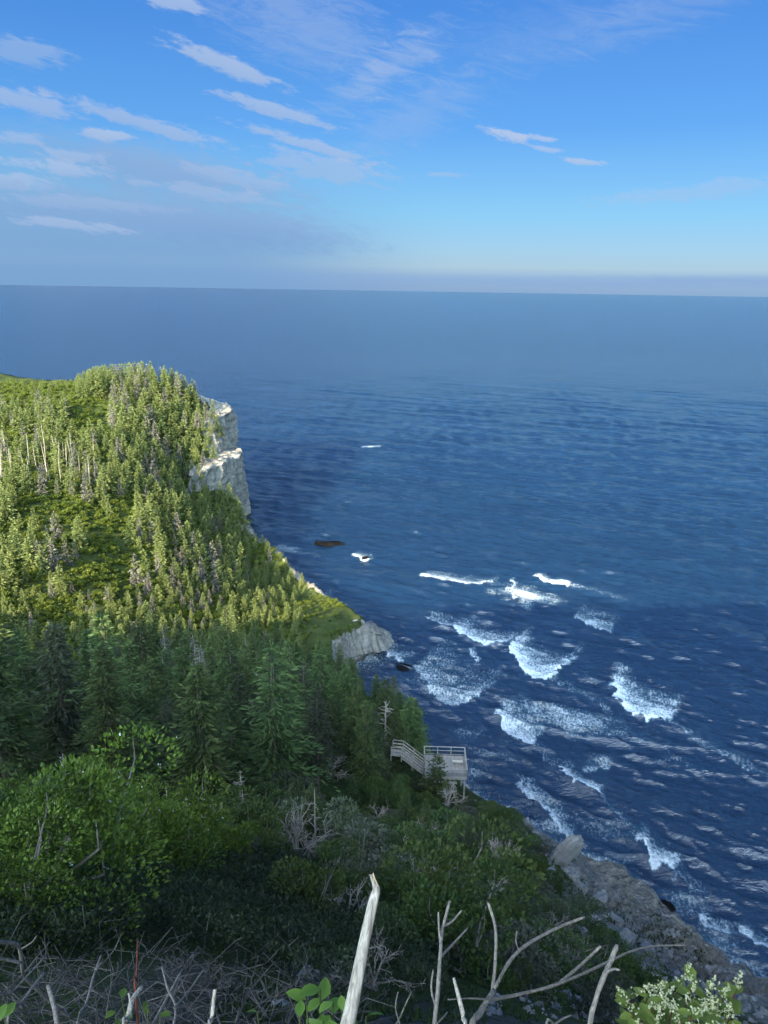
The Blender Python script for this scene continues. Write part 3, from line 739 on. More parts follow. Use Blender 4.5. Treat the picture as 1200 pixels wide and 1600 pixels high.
rg = random.Random(7)
SIL1 = ([0, 300, 420, 500, 560, 600, 640, 690, 722, 735], [975, 975, 985, 1008, 1030, 1046, 1062, 1106, 1160, 1300])
FRONT = ([0, 350, 480, 600, 640, 660, 760], [1232, 1262, 1258, 1226, 1215, 1175, 1165])
EDGE = ([560, 600, 625, 640, 680, 700, 720, 750, 770, 795, 830, 870, 920, 955, 1100], [300, 318, 318, 300, 345, 310, 300, 318, 335, 375, 402, 450, 515, 535, 560])
SIL2 = ([-80, 0, 100, 125, 150, 230, 262, 300, 330, 350, 370, 400, 440, 500, 540], [592, 592, 590, 582, 572, 564, 572, 592, 612, 650, 775, 826, 866, 902, 935])
pts = []; cell = {}


def free(x, y, dmin):
    ci, cj = int(x // 4), int(y // 4)
    for a in (-1, 0, 1):
        for b in (-1, 0, 1):
            for (px, py, pd) in cell.get((ci + a, cj + b), ()):
                if (px - x) ** 2 + (py - y) ** 2 < (min(pd, dmin)) ** 2: return False
    cell.setdefault((ci, cj), []).append((x, y, dmin)); return True


NCAND = 42000
g = np.random.default_rng(21)
ca_ = g.uniform(math.radians(-31), math.radians(8), NCAND); cr_ = np.sqrt(g.uniform(36 ** 2, 350 ** 2, NCAND))
cx, cy = np.sin(ca_) * cr_, np.cos(ca_) * cr_
cz = height(cx, cy); cd = coast_d(cx, cy)
pu, pv = np.array([proj(q) for q in np.stack([cx, cy, cz], 1)]).T
dens = fbm(cx * .045, cy * .045, 3, 77)
shade, sunny = [], []
for i in range(NCAND):
    x_, y_, z_, r1 = cx[i], cy[i], cz[i], cr_[i]
    if cd[i] < 3.5 or z_ < 2: continue
    u_, v_ = pu[i], pv[i]
    if r1 < 136 + 34 * dens[i]:
        if v_ > np.interp(u_, *FRONT): continue
        if u_ > 655 and 1140 < v_ < 1260: continue
        h_ = rg.uniform(7.0, 14.5) * (.9 if r1 > 95 else 1.0)
        if u_ > 560: h_ *= .8
        tu, tv = proj((x_, y_, z_ + h_))
        lim = np.interp(tu, *SIL1) + max(-75, min(60, rg.gauss(-4, 34))) * (1 if tu < 540 else .3)
        if tv < lim:
            h_ *= (v_ - lim) / max(v_ - tv, 1)
            if h_ < 3.2: continue
        if tu > 625 and tv < 1215 and v_ > 1190 and r1 < 76: continue
        if not free(x_, y_, rg.uniform(3.6, 5.2)): continue
        shade.append((r1, x_, y_, z_, h_, u_, v_))
    else:
        if u_ > np.interp(v_, *EDGE) - 2: continue
        if dens[i] < -.52 and r1 < 250: continue
        if 470 < u_ and v_ > 925: continue
        if u_ < 75 and 860 < v_ < 965 and rg.random() < .75: continue
        if u_ < 60 and 770 < v_ < 860 and rg.random() < .5: continue
        if 175 < u_ < 215 and 780 < v_ < 850: continue
        if 105 < u_ < 175 and 625 < v_ < 690: continue
        if u_ < 112 and 680 < v_ < 760 and rg.random() < .90: continue
        big_ = r1 > 285 and u_ > 115
        if r1 > 300 and u_ < 120 and rg.random() < .45: continue
        h_ = rg.uniform(8, 11.5) if big_ else rg.uniform(4.0, 8.6)
        if r1 > 300 and u_ < 120: h_ = rg.uniform(1.6, 3.2)
        if v_ > 930: h_ = rg.uniform(2.6, 5.2)
        if u_ > 380: h_ = min(h_, 4.6)
        tu, tv = proj((x_, y_, z_ + h_)); lim = np.interp(tu, *SIL2)
        if tv < lim:
            h_ *= (v_ - lim) / max(v_ - tv, 1)
            if h_ < 1.8: continue
        if not free(x_, y_, rg.uniform(2.7, 4.4) * (.72 if v_ > 920 else 1)): continue
        sunny.append((r1, x_, y_, z_, h_, u_, v_))
shade.sort(); sunny.sort()
print('trees', len(shade), len(sunny), flush=True)
STAND = 'spruces of the shaded stand'
for (r1, x_, y_, z_, h_, u_, v_) in shade:
    if r1 < 56 and u_ < 380: lab, grp = 'tall dark spruce at the near edge of the shaded stand, just behind the leafy bushes', 'spruces behind the leafy bushes'
    elif u_ > 540: lab, grp = 'dark spruce in shade beside the wooden stairs and lookout deck', 'spruces beside the lookout deck'
    elif r1 > 100: lab, grp = 'dark spruce at the far side of the shaded stand, below the sunlit slope', 'far spruces of the shaded stand'
    elif u_ < 250: lab, grp = 'dark green spruce in the middle of the shaded stand, towards its inland side', 'inland spruces of the shaded stand'
    else: lab, grp = 'dark green spruce in the shaded stand between the bushes and the stairs', 'seaward spruces of the shaded stand'
    if rg.random() < .07 and r1 > 80:
        ms = rg.choice(DYING); lab = 'grey dying spruce with bare twigs among dark spruces in shade'; grp = 'dying spruces in the shade'; nm = 'dying_spruce'
    else: ms = rg.choice(BIG); nm = 'spruce_tree'
    make_tree(nm, ms, (x_, y_, z_), h_ / ms[0], rg.uniform(0, 6.28), lab, 'tree', grp)
NIND = max(0, 258 - len(shade))
for (r1, x_, y_, z_, h_, u_, v_) in sunny[:NIND]:
    ms = rg.choice(SUNNY_ME)
    make_tree('spruce_tree', ms, (x_, y_, z_), h_ / ms[0], rg.uniform(0, 6.28), 'small sunlit yellow green spruce low on the far slope', 'tree', 'spruces along the shadow edge')
# the remaining far trees read as one wood: one object for the green ones, one for the grey ones
wood_g, wood_k = MB(), MB()
for (u_, v_, r1) in [(322, 652, 309), (333, 649, 312), (308, 664, 302), (318, 668, 300), (328, 672, 301), (338, 668, 306), (345, 678, 309), (310, 690, 290), (322, 700, 288), (334, 712, 286), (318, 726, 281), (308, 716, 284), (300, 735, 278), (328, 690, 296), (312, 745, 274), (340, 660, 312)]:
    q_ = at(u_, v_, r1); sunny.append((r1, q_[0], q_[1], q_[2] - .8, rg.uniform(4.5, 7), u_, v_))
for (r1, x_, y_, z_, h_, u_, v_) in sunny[NIND:]:
    grey = rg.random() < (.10 + (.30 if (60 < u_ < 190 and 740 < v_ < 960) else 0) + (.25 if (210 < u_ < 350 and 860 < v_ < 960) else 0) + (.15 if v_ < 800 and u_ > 180 else 0))
    h0, cm, tm = rg.choice(SUNNY); s_ = h_ / h0; a_ = rg.uniform(0, 6.28); c_, n_ = math.cos(a_), math.sin(a_)
    Rm = np.array([[c_, -n_, 0], [n_, c_, 0], [0, 0, 1]]) * s_
    if big_: pass
    V_ = np.concatenate(cm.V); Q_ = np.concatenate(cm.Q); A_ = np.concatenate(cm.A)
    if grey:
        keep = np.random.default_rng(int(x_ * 10) & 0xffff).random(len(Q_)) < .62; Q_ = Q_[keep]
        V_ = V_ * [.8, .8, 1]
    toned = np.clip(A_ * rg.uniform(.55, 1.05) + rg.uniform(-.12, .12), 0, 1)
    (wood_k if grey else wood_g).add(V_ @ Rm.T + [x_, y_, z_ - .1], Q_, tint=toned)
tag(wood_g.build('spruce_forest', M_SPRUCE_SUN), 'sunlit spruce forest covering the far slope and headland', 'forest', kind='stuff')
tag(wood_k.build('dying_forest', M_GREY), 'grey dying spruces scattered through the sunlit forest', 'forest', kind='stuff')


# ------------------------------------------------------------------ standing dead trunks
def snag_mesh(seed, h, r0, nt, tl, bend=.03):
    g = np.random.default_rng(seed + 900); mbx = MB()
    zz = np.linspace(-.4, h, 8); w_ = np.cumsum(g.normal(0, bend * h / 8, (8, 2)), 0)
    mbx.tube(np.c_[w_, zz], r0 * (1.0 - .8 * np.linspace(0, 1, 8)), 6, .6)
    for _ in range(nt):
        t_ = g.uniform(.25, .98); a_ = g.uniform(0, 6.28); L_ = tl * (1.15 - t_) * g.uniform(.4, 1.3)
        o = np.array([math.cos(a_), math.sin(a_), g.uniform(-.3, .5)]); p0 = np.array([np.interp(h * t_, zz, w_[:, 0]), np.interp(h * t_, zz, w_[:, 1]), h * t_])
        mid = p0 + o * L_ * .5 + g.normal(0, .05 * L_, 3)
        mbx.tube(np.array([p0, mid, p0 + o * L_ + [0, 0, -.1 * L_]]), [r0 * .28, r0 * .18, r0 * .07], 4, g.uniform(.4, .8), False)
    return mbx


SN = [(h, snag_mesh(i, h, .10, n_, 1.0).build('dead_tree', M_SNAG, link=False)) for i, (h, n_) in enumerate([(7, 10), (6, 16), (8, 8), (5.5, 14)])]
for k in range(40):
    u_ = rg.uniform(0, 114) if k < 34 else rg.uniform(110, 150); v_ = rg.uniform(712, 768) - (12 if u_ < 40 else 0)
    p = ground(u_, v_)
    if p is None: continue
    h, me = rg.choice(SN)
    o = bpy.data.objects.new('dead_tree', me); COL.objects.link(o); s_ = rg.uniform(.9, 1.45); o.scale = (s_, s_, s_)
    o.location = tuple(p); o.rotation_euler = (rg.gauss(0, .06), rg.gauss(.03, .07), rg.uniform(0, 6.28))
    tag(o, 'bleached bare trunk in the patch of dead trees on the sunlit slope', 'dead tree', 'dead trunks on the sunlit slope')


def one_snag(u, v, px, label, seed, nt=14, tl=.8, r0=.09, rx=0.0, ry=0.0, bend=.04):
    p = ground(u, v)
    dist = np.linalg.norm(p - EYE); h = px * dist / F / math.cos(math.radians(33))
    o = snag_mesh(seed, h, r0 * h / 4, nt, tl * h / 4, bend).build('dead_tree', M_SNAG)
    o.location = tuple(p); o.rotation_euler = (rx, ry, rg.uniform(0, 6))
    tag(o, label, 'dead tree')


one_snag(262, 1272, 44, 'short broken white stump standing at the right of the leafy bushes', 1, 5, .5, .2)
one_snag(492, 1345, 100, 'thin straight bare trunk with stub twigs, below the dark stand and left of the platform', 2, 18, .7, .07)
one_snag(712, 1400, 75, 'bare pale dead spruce with side twigs on the shrubby slope below the platform', 3, 22, .9, .10)
one_snag(378, 1290, 75, 'crooked dead sapling with a whorl of pale twigs at the foot of the stand', 4, 26, 1.3, .06, bend=.08)
one_snag(100, 1245, 60, 'forked bleached branch rising above the leafy bushes on the left', 5, 8, 1.2, .14, .1, .1, .05)
one_snag(60, 1240, 42, 'short bleached branch leaning right above the bushes, farthest left', 6, 6, 1.2, .13, .1, .35, .05)
one_snag(318, 1235, 75, 'dead conifer with drooping pale boughs in front of the dark stand', 7, 40, 1.6, .10)
one_snag(118, 1185, 85, 'slender leaning dead top with pale twigs in the dark stand, towards the left', 8, 18, .9, .07, 0, -.06)
one_snag(600, 1190, 85, 'grey dead spruce with spreading bare limbs beside the wooden stairs', 9, 34, 1.7, .10)

# ------------------------------------------------------------------ shrubs and bushes
def bush(seed, rad, h, n, leaf, lobes=9, flowers=0):
    g = np.random.default_rng(seed + 300)
    ctr = np.c_[g.normal(0, .42 * rad, (lobes, 2)), h * g.uniform(.25, .82, lobes)]; lr = rad * g.uniform(.28, .6, lobes)
    k = g.integers(0, lobes, n); dv = g.normal(0, 1, (n, 3)); dv[:, 2] = np.abs(dv[:, 2]) * .9 - .25; dv /= np.linalg.norm(dv, axis=1, keepdims=True)
    rad_ = lr[k] * g.uniform(.55, 1.06, n) ** .6
    C = ctr[k] + dv * rad_[:, None] * [1, 1, h / rad * .62]
    ax = dv + g.normal(0, .6, (n, 3)); ax[:, 2] += .35; nn = dv + g.normal(0, .45, (n, 3)) + [0, 0, .6]
    L = leaf * g.uniform(.65, 1.3, n); mbx = MB()
    tn = np.clip(-.15 + .80 * (rad_ / lr[k]) + g.normal(0, .15, n) + g.normal(0, .15, lobes)[k], 0, 1)  # inner leaves coloured darker, painting shade into the gaps between lobes
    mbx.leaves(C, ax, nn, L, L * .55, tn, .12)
    st = MB()
    for i in range(lobes):
        p1 = ctr[i]; mid = p1 * [.55, .55, .5] + g.normal(0, .05, 3)
        st.tube(np.array([[0, 0, -.3], mid, p1, p1 + [0, 0, lr[i] * .6]]), [.02, .015, .010, .005], 4, .5, False)
    fl = None
    if flowers:
        fl = MB(); f = g.integers(0, n, flowers); c = C[f] + dv[f] * leaf * .7
        for q in range(3):
            fl.leaves(c + g.normal(0, leaf * .15, c.shape), g.normal(0, 1, c.shape), dv[f] + g.normal(0, .3, c.shape), leaf * .42, leaf * .36, g.uniform(.3, 1, len(c)))
    return mbx, st, fl


BR = [(465, 1345, 44, 'big pale tangle of dead branches on the slope left of the white stick', 0), (640, 1375, 32, 'grey dead bush with drooping twigs right of the top of the white stick', .3), (545, 1440, 34, 'dark grey dead brush half hidden just left of the white stick', .2),
      (585, 1545, 48, 'spray of bare grey twigs behind the lower part of the white stick', .2), (740, 1420, 34, 'fan of thin pale twigs beside the dead spruce on the slope', .2), (775, 1345, 26, 'grey dead brush on the slope below the deck, nearest the rocks', .2),
      (665, 1312, 20, 'pale dead brush in the middle of the green slope below the deck', .2), (590, 1280, 14, 'small white crooked dead branch in green shrubs', .1), (515, 1215, 26, 'dim grey bare bush at the foot of the dark stand', .1),
      (850, 1475, 34, 'thin grey tangle of dead twigs on the rocky slope', .3), (700, 1260, 20, 'lilac grey leafless bush right under the lookout deck', .1), (815, 1490, 18, 'small curved bleached root on the slope by the branching stick', .4), (40, 1290, 26, 'dead grey branches inside the leafy bushes at the left', .1),
      (335, 1290, 20, 'pale dead twigs between the leafy bushes and the crooked sapling', .1), (300, 1548, 36, 'pile of grey dead branches on bare ground at the near edge', .3), (880, 1540, 42, 'bare grey brush in front of the branching stick', .2)]


def clear_of_brush(u, v):
    ok = np.ones(np.shape(u), bool)
    for (bu, bv, px, _l, _d) in BR: ok &= ~((np.abs(u - bu) < px * .95) & (v - bv > -.5 * px) & (v - bv < 1.5 * px))
    return ok


NEARB = []
for i in range(4):
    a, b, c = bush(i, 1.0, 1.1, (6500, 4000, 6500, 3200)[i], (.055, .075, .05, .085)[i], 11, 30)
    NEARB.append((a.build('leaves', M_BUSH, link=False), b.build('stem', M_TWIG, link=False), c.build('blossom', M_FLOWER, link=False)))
g = np.random.default_rng(4); nb = 0; bp = []
for k in range(900):
    u_ = g.uniform(-40, 372); v_ = g.uniform(1292, 1500)
    lim = np.interp(u_, [0, 100, 200, 300, 372], [1470, 1440, 1385, 1360, 1340])
    if v_ > lim: continue
    p = ground(u_, v_)
    if p is None or any((p[0] - q[0]) ** 2 + (p[1] - q[1]) ** 2 < q[2] ** 2 for q in bp): continue
    r1 = math.hypot(p[0], p[1])
    if r1 > 36: continue
    bp.append((p[0], p[1], .95)); a, b, c = NEARB[nb % 4]
    o = empty('leafy_bush', tuple(p), g.uniform(0, 6.28), g.uniform(.6, 1.05) * float(np.interp(r1, [12, 22], [1, .7])))
    part('leaves', a, o); part('stem', b, o)
    if g.random() < .8: part('blossom', c, o)
    front = v_ > lim - 55
    tag(o, 'bright green leafy bush at the lower edge of the thicket, above the dark heath' if front else 'bright green leafy bush inside the thicket between the dark stand and the heath', 'bush',
        'leafy bushes above the heath' if front else 'leafy bushes in the thicket')
    nb += 1
    if nb >= 90: break
SHR = []
for i in range(6):
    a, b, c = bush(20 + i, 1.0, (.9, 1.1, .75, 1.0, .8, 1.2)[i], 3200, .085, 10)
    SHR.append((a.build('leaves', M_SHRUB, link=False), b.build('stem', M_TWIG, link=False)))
sp = []; ns_ = 0
for k in range(2600):
    u_ = g.uniform(330, 1010); v_ = g.uniform(1215, 1600)
    if v_ < np.interp(u_, [330, 480, 620, 700, 740, 820, 880, 960, 1010], [1265, 1262, 1228, 1228, 1240, 1290, 1385, 1470, 1540]): continue
    if u_ < 470 and v_ > 1345 or not clear_of_brush(u_, v_): continue
    if u_ > 700 and g.random() < .2 + (u_ - 700) / 1100: continue
    p = ground(u_, v_)
    if p is None: continue
    r1 = math.hypot(p[0], p[1])
    if r1 > 90 or r1 < 7.5: continue
    s_ = (g.uniform(.45, 1.0) if g.random() < .75 else g.uniform(1.0, 1.75)) * (1.0 if r1 > 25 else .75)
    if any((p[0] - q[0]) ** 2 + (p[1] - q[1]) ** 2 < (q[2] + s_) ** 2 * .30 for q in sp): continue
    if u_ > 650 and v_ < 1262: s_ *= .5
    sp.append((p[0], p[1], s_)); a, b = SHR[ns_ % 6]
    o = empty('shrub', tuple(p), g.uniform(0, 6.28), s_); part('leaves', a, o); part('stem', b, o)
    if u_ > 740: lab, gr = 'low dark green shrub among rocks on the steep sea slope', 'shrubs on the rocky sea slope'
    elif r1 > 34: lab, gr = 'dark green shrub on the slope below the lookout deck', 'shrubs below the lookout deck'
    else: lab, gr = 'dark green shrub in the deep shade behind the broken white stick', 'shrubs behind the white stick'
    tag(o, lab, 'shrub', gr); ns_ += 1
    if ns_ >= 250: break
ny = 0; yp = []
for k in range(700):
    u_ = g.uniform(430, 760); v_ = g.uniform(1250, 1480)
    if v_ > 1330 + (u_ - 430) * .5 or (u_ > 640 and v_ < 1300) or not clear_of_brush(u_, v_ - 12): continue
    p = ground(u_, v_)
    if p is None or any((p[0] - q[0]) ** 2 + (p[1] - q[1]) ** 2 < 2.4 ** 2 for q in yp): continue
    r1 = math.hypot(p[0], p[1])
    if r1 < 15: continue
    yp.append(p); ms = BIG[(4, 0, 6, 2)[ny % 4]]; h_ = g.uniform(1.5, 3.4) * min(1, r1 / 30)
    make_tree('young_spruce', ms, p, h_ / ms[0], g.uniform(0, 6), 'low young dark spruce among shrubs on the slope below the lookout deck', 'tree', 'young spruces on the slope below the deck'); ny += 1
    if ny >= 32: break
print('young', ny, 'bushes', nb, 'shrubs', ns_)
# alder and grass on the sunlit slope, uncountable
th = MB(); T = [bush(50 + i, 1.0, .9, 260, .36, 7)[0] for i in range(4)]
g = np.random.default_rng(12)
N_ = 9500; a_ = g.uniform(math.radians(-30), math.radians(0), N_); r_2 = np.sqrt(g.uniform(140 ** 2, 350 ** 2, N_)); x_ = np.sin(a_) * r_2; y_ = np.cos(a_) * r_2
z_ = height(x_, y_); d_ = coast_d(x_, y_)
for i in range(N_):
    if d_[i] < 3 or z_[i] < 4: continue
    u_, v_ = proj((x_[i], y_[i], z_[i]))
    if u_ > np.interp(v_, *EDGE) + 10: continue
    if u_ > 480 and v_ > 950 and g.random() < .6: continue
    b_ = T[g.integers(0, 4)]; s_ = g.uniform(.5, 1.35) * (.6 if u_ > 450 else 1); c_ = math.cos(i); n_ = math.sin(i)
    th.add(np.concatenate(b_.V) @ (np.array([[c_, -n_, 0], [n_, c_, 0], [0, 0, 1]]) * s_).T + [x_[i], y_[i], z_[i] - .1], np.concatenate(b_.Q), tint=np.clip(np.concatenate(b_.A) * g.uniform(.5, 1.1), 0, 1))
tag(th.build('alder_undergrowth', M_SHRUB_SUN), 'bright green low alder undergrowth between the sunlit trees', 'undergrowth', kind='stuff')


def scatter(n, box, keep, seed, rmax=95):
    g = np.random.default_rng(seed); u_ = g.uniform(box[0], box[1], n); v_ = g.uniform(box[2], box[3], n)
    ok = keep(u_, v_, g); u_, v_ = u_[ok], v_[ok]
    D = np.stack([ray(a, b) for a, b in zip(u_, v_)]); D = D / np.hypot(D[:, 0], D[:, 1])[:, None]
    hit = np.full(len(D), np.nan); live = np.ones(len(D), bool); rs = geo(1.2, rmax, 1.02)
    for r1 in rs:
        P_ = EYE + D[live] * r1; b_ = P_[:, 2] <= height(P_[:, 0], P_[:, 1]); idx = np.where(live)[0]
        hit[idx[b_]] = r1 * (1 - .0196 * g.random(b_.sum())); live[idx[b_]] = False
    ok = ~np.isnan(hit); P_ = EYE + D[ok] * hit[ok][:, None]; P_[:, 2] = height(P_[:, 0], P_[:, 1])
    return P_, hit[ok], u_[ok], v_[ok], g


# low leaves and grass on the near slopes
P_, R_, u_, v_, g = scatter(60000, (330, 1120, 1215, 1600), lambda a, b, g: (b > np.interp(a, [330, 620, 740, 880, 1120], [1262, 1222, 1235, 1330, 1500])) & (g.random(len(a)) < np.where(a > 720, .75 - (a - 720) / 900, 1.0)) & (vnoise(a * .03, b * .03, 5) > np.where(a > 760, .45, .18)), 31)
n = len(P_); gc = MB(); A = g.normal(0, .6, (n, 3)); A[:, 2] += .9
L = np.clip(.007 * R_, .05, .34) * g.uniform(.6, 1.6, n)
gc.leaves(P_ + [0, 0, -.02], A, g.normal(0, 1, (n, 3)) + [0, 0, .4], L, L * .30, np.clip(g.normal(.45, .22, n), 0, 1), .1)
tag(gc.build('ground_cover', M_GRASS), 'low green grass and leaves covering the shaded slope', 'ground cover', kind='stuff')
# dark heath close below the camera
P_, R_, u_, v_, g = scatter(60000, (-60, 700, 1335, 1570), lambda a, b, g: (b > np.interp(a, [0, 200, 300, 480, 700], [1430, 1370, 1350, 1335, 1440])) & (b < np.interp(a, [0, 150, 250, 300, 470, 700], [1520, 1500, 1475, 1490, 1540, 1560]) + 30 * fbm(a * .02, b * .02, 3, 8)) & (g.random(len(a)) < .95), 32, 30)
n = len(P_); he = MB(); P_ = P_ + np.c_[np.zeros((n, 2)), g.uniform(0, 1, n) ** .7 * (.22 + .22 * vnoise(P_[:, 0] * 1.6, P_[:, 1] * 1.6, 4))]
A = g.normal(0, .7, (n, 3)); A[:, 2] += .6; L = np.clip(.0075 * R_, .035, .12) * g.uniform(.6, 1.5, n)
he.leaves(P_, A, g.normal(0, 1, (n, 3)) + [0, 0, .5], L, L * .42, np.clip(g.normal(.4, .25, n), 0, 1), .1)
tag(he.build('heath', M_HEATH), 'dark low crowberry heath on the slope between the bushes and the twigs', 'heath', kind='stuff')
# grey twigs littering the ground
P_, R_, u_, v_, g = scatter(1500, (-60, 560, 1440, 1640), lambda a, b, g: b > np.interp(a, [0, 200, 260, 400, 560], [1535, 1515, 1490, 1525, 1545]) + 25 * g.normal(0, 1, len(a)), 33, 12)
tw = MB()
for p, r1 in zip(P_, R_):
    a_ = g.uniform(0, 6.28); L_ = g.uniform(.08, .38) * min(1.3, .5 + r1 * .12); o = np.array([math.cos(a_), math.sin(a_), g.uniform(-.3, .45)])
    sd_ = g.normal(0, .22, 3) * L_; p0 = p + [0, 0, g.uniform(0, .10)]
    tw.tube(np.array([p0, p0 + o * L_ * .5 + sd_, p0 + o * L_ + sd_ * .4]), np.array([1, .8, .35]) * g.uniform(.0015, .0045), 4, g.uniform(.1, .9), False)
    if g.random() < .5:
        tw.tube(np.array([p0 + o * L_ * .5 + sd_, p0 + o * L_ * .8 + sd_ + g.normal(0, .2, 3) * L_]), [.003, .0012], 3, g.uniform(.2, .9), False)
tag(tw.build('twig_litter', M_LITTER), 'tangle of grey dead twigs lying on the bare ground at the camera', 'twigs', kind='stuff')


# dead brushwood: one thing each
def brush_mesh(seed, rad, n1=7, n2=5, n3=4, droop=.2, r0=.03):
    g = np.random.default_rng(seed + 70); mbx = MB()
    for i in range(n1):
        a_ = g.uniform(0, 6.28); e = g.uniform(.15, 1.2); o = np.array([math.cos(a_) * math.cos(e), math.sin(a_) * math.cos(e), math.sin(e)]); L_ = rad * g.uniform(.7, 1.15)
        P_ = np.array([o * L_ * s - [0, 0, droop * L_ * s * s] + g.normal(0, .03, 3) * rad * s for s in (0, .3, .55, .8, 1.0)])
        mbx.tube(P_, r0 * rad * np.array([1, .8, .6, .4, .2]), 4, g.uniform(.4, .9), False)
        for j in range(n2):
            s = g.uniform(.25, .9); k = s * 4; i0 = min(int(k), 3); b = P_[i0] + (P_[i0 + 1] - P_[i0]) * (k - i0)
            o2 = o + g.normal(0, .65, 3); o2 /= np.linalg.norm(o2); L2 = L_ * .45 * g.uniform(.5, 1.2)
            c1 = b + o2 * L2 * .5 + g.normal(0, .05, 3) * rad; c2 = b + o2 * L2 - [0, 0, droop * L2 * .7]
            mbx.tube(np.array([b, c1, c2]), r0 * rad * np.array([.5, .35, .15]), 3, g.uniform(.4, 1), False)
            for q in range(n3):
                f = g.uniform(.2, 1); b3 = b + (c2 - b) * f; o3 = o2 + g.normal(0, .8, 3); o3 /= np.linalg.norm(o3)
                mbx.tube(np.array([b3, b3 + o3 * L2 * .5 * g.uniform(.4, 1.1)]), r0 * rad * np.array([.25, .08]), 3, g.uniform(.4, 1), False)
    return mbx


for i, (u_, v_, px, lab, dr_) in enumerate(BR):
    p = ground(u_, v_); rad = px * np.linalg.norm(p - EYE) / F * 1.35
    p[2] += rad * .15; o = brush_mesh(i, rad, 12, 8, 5, dr_, .024).build('dead_brush', M_LITTER if i == 14 else (M_SNAG if i % 3 else M_TWIG)); o.location = tuple(p)
    tag(o, lab, 'dead brush')

# ------------------------------------------------------------------ lookout deck and stairs
ZD = 41.6
zr = ZD + 1.05


def onz(u, v, z): 
    d_ = ray(u, v); return EYE + d_ * ((z - 90) / d_[2])


BL, BRt, FR = onz(663, 1166, zr), onz(726, 1168, zr), onz(730, 1202, zr)
ex = (BRt - BL)[:2]; Wd = np.linalg.norm(ex); ex = ex / Wd; ey = np.array([-ex[1], ex[0]]); Dp = abs((FR - BRt)[:2] @ ey)
rz = math.atan2(ex[1], ex[0]); ctr2 = (BL[:2] + BRt[:2]) / 2 - ey * Dp / 2
deck = tag(empty('lookout_deck', (ctr2[0], ctr2[1], ZD), rz), 'grey wooden lookout deck with railings on posts at the cliff edge', 'lookout deck')
hw, hd = Wd / 2, Dp / 2
mb = MB(); n = 22
for i in range(n): mb.box((-hw + Wd * (i + .5) / n, 0, -.02), (Wd / n - .012, Dp, .04), tint=rg.uniform(.3, .7))
mb.build('deck_floor', M_DECK, deck)
mb = MB()
for yy in (-hd + .08, 0, hd - .08): mb.box((0, yy, -.16), (Wd, .09, .22))
for xx in (-hw + .05, hw - .05): mb.box((xx, 0, -.165), (.08, Dp - .3, .215))
mb.build('beam', M_TIMBER, deck)
for sx in (-1, 0, 1):
    for sy in (-1, 1):
        xw = ctr2 + ex * (sx * (hw - .2)) + ey * (sy * (hd - .15)); gz = min(hz_(*xw), ZD - .6)
        mb = MB(); mb.box((sx * (hw - .2), sy * (hd - .15), (gz - ZD - .6 - .28) / 2), (.16, .16, ZD - gz + .6 - .28)); mb.build('support_post', M_TIMBER, deck)


def rail(a, b, name, npost, dark):
    a = np.array(a, float); b = np.array(b, float); dv = (b - a)
    mb = MB(); mb.bar((*a, 1.05), (*b, 1.05), .12, .04, .8); mb.bar((*a, .60), (*b, .60), .04, .07, .6); mb.bar((*a, .14), (*b, .14), .04, .07, .6)
    r_o = mb.build(name, M_TIMBER, deck)
    mb = MB()
    for t_ in np.linspace(0, 1, npost): q = a + dv * t_; mb.box((q[0], q[1], .49), (.08, .08, .98), tint=.55)
    mb.build('post', M_TIMBER, r_o)
    mb = MB(); L_ = np.linalg.norm(dv)
    for t_ in np.arange(.12, L_, .13): q = a + dv * t_ / L_; mb.box((q[0], q[1], .37), (.025, .025, .42), tint=.3)
    mb.build('baluster', M_DARK if dark else M_TIMBER, r_o)


rail((-hw, hd), (hw, hd), 'railing', 4, True); rail((hw, hd), (hw, -hd), 'railing', 4, False); rail((-hw, -hd), (hw, -hd), 'railing', 4, True); rail((-hw, hd), (-hw, hd * .3), 'railing', 2, True)
# small pale bench on the deck
bn = tag(empty('bench', (*(ctr2 + ex * hw * .62 + ey * hd * .15), ZD), rz), 'small pale bench standing in the right part of the lookout deck', 'bench')
mb = MB(); mb.box((0, .09, .44), (1.1, .16, .05), tint=.9); mb.box((0, -.09, .44), (1.1, .16, .05), tint=.8); mb.build('seat', M_PANEL, bn)
for sx in (-.4, .4):
    mb = MB(); mb.box((sx, 0, .208), (.10, .34, .415)); mb.build('leg', M_TIMBER, bn)
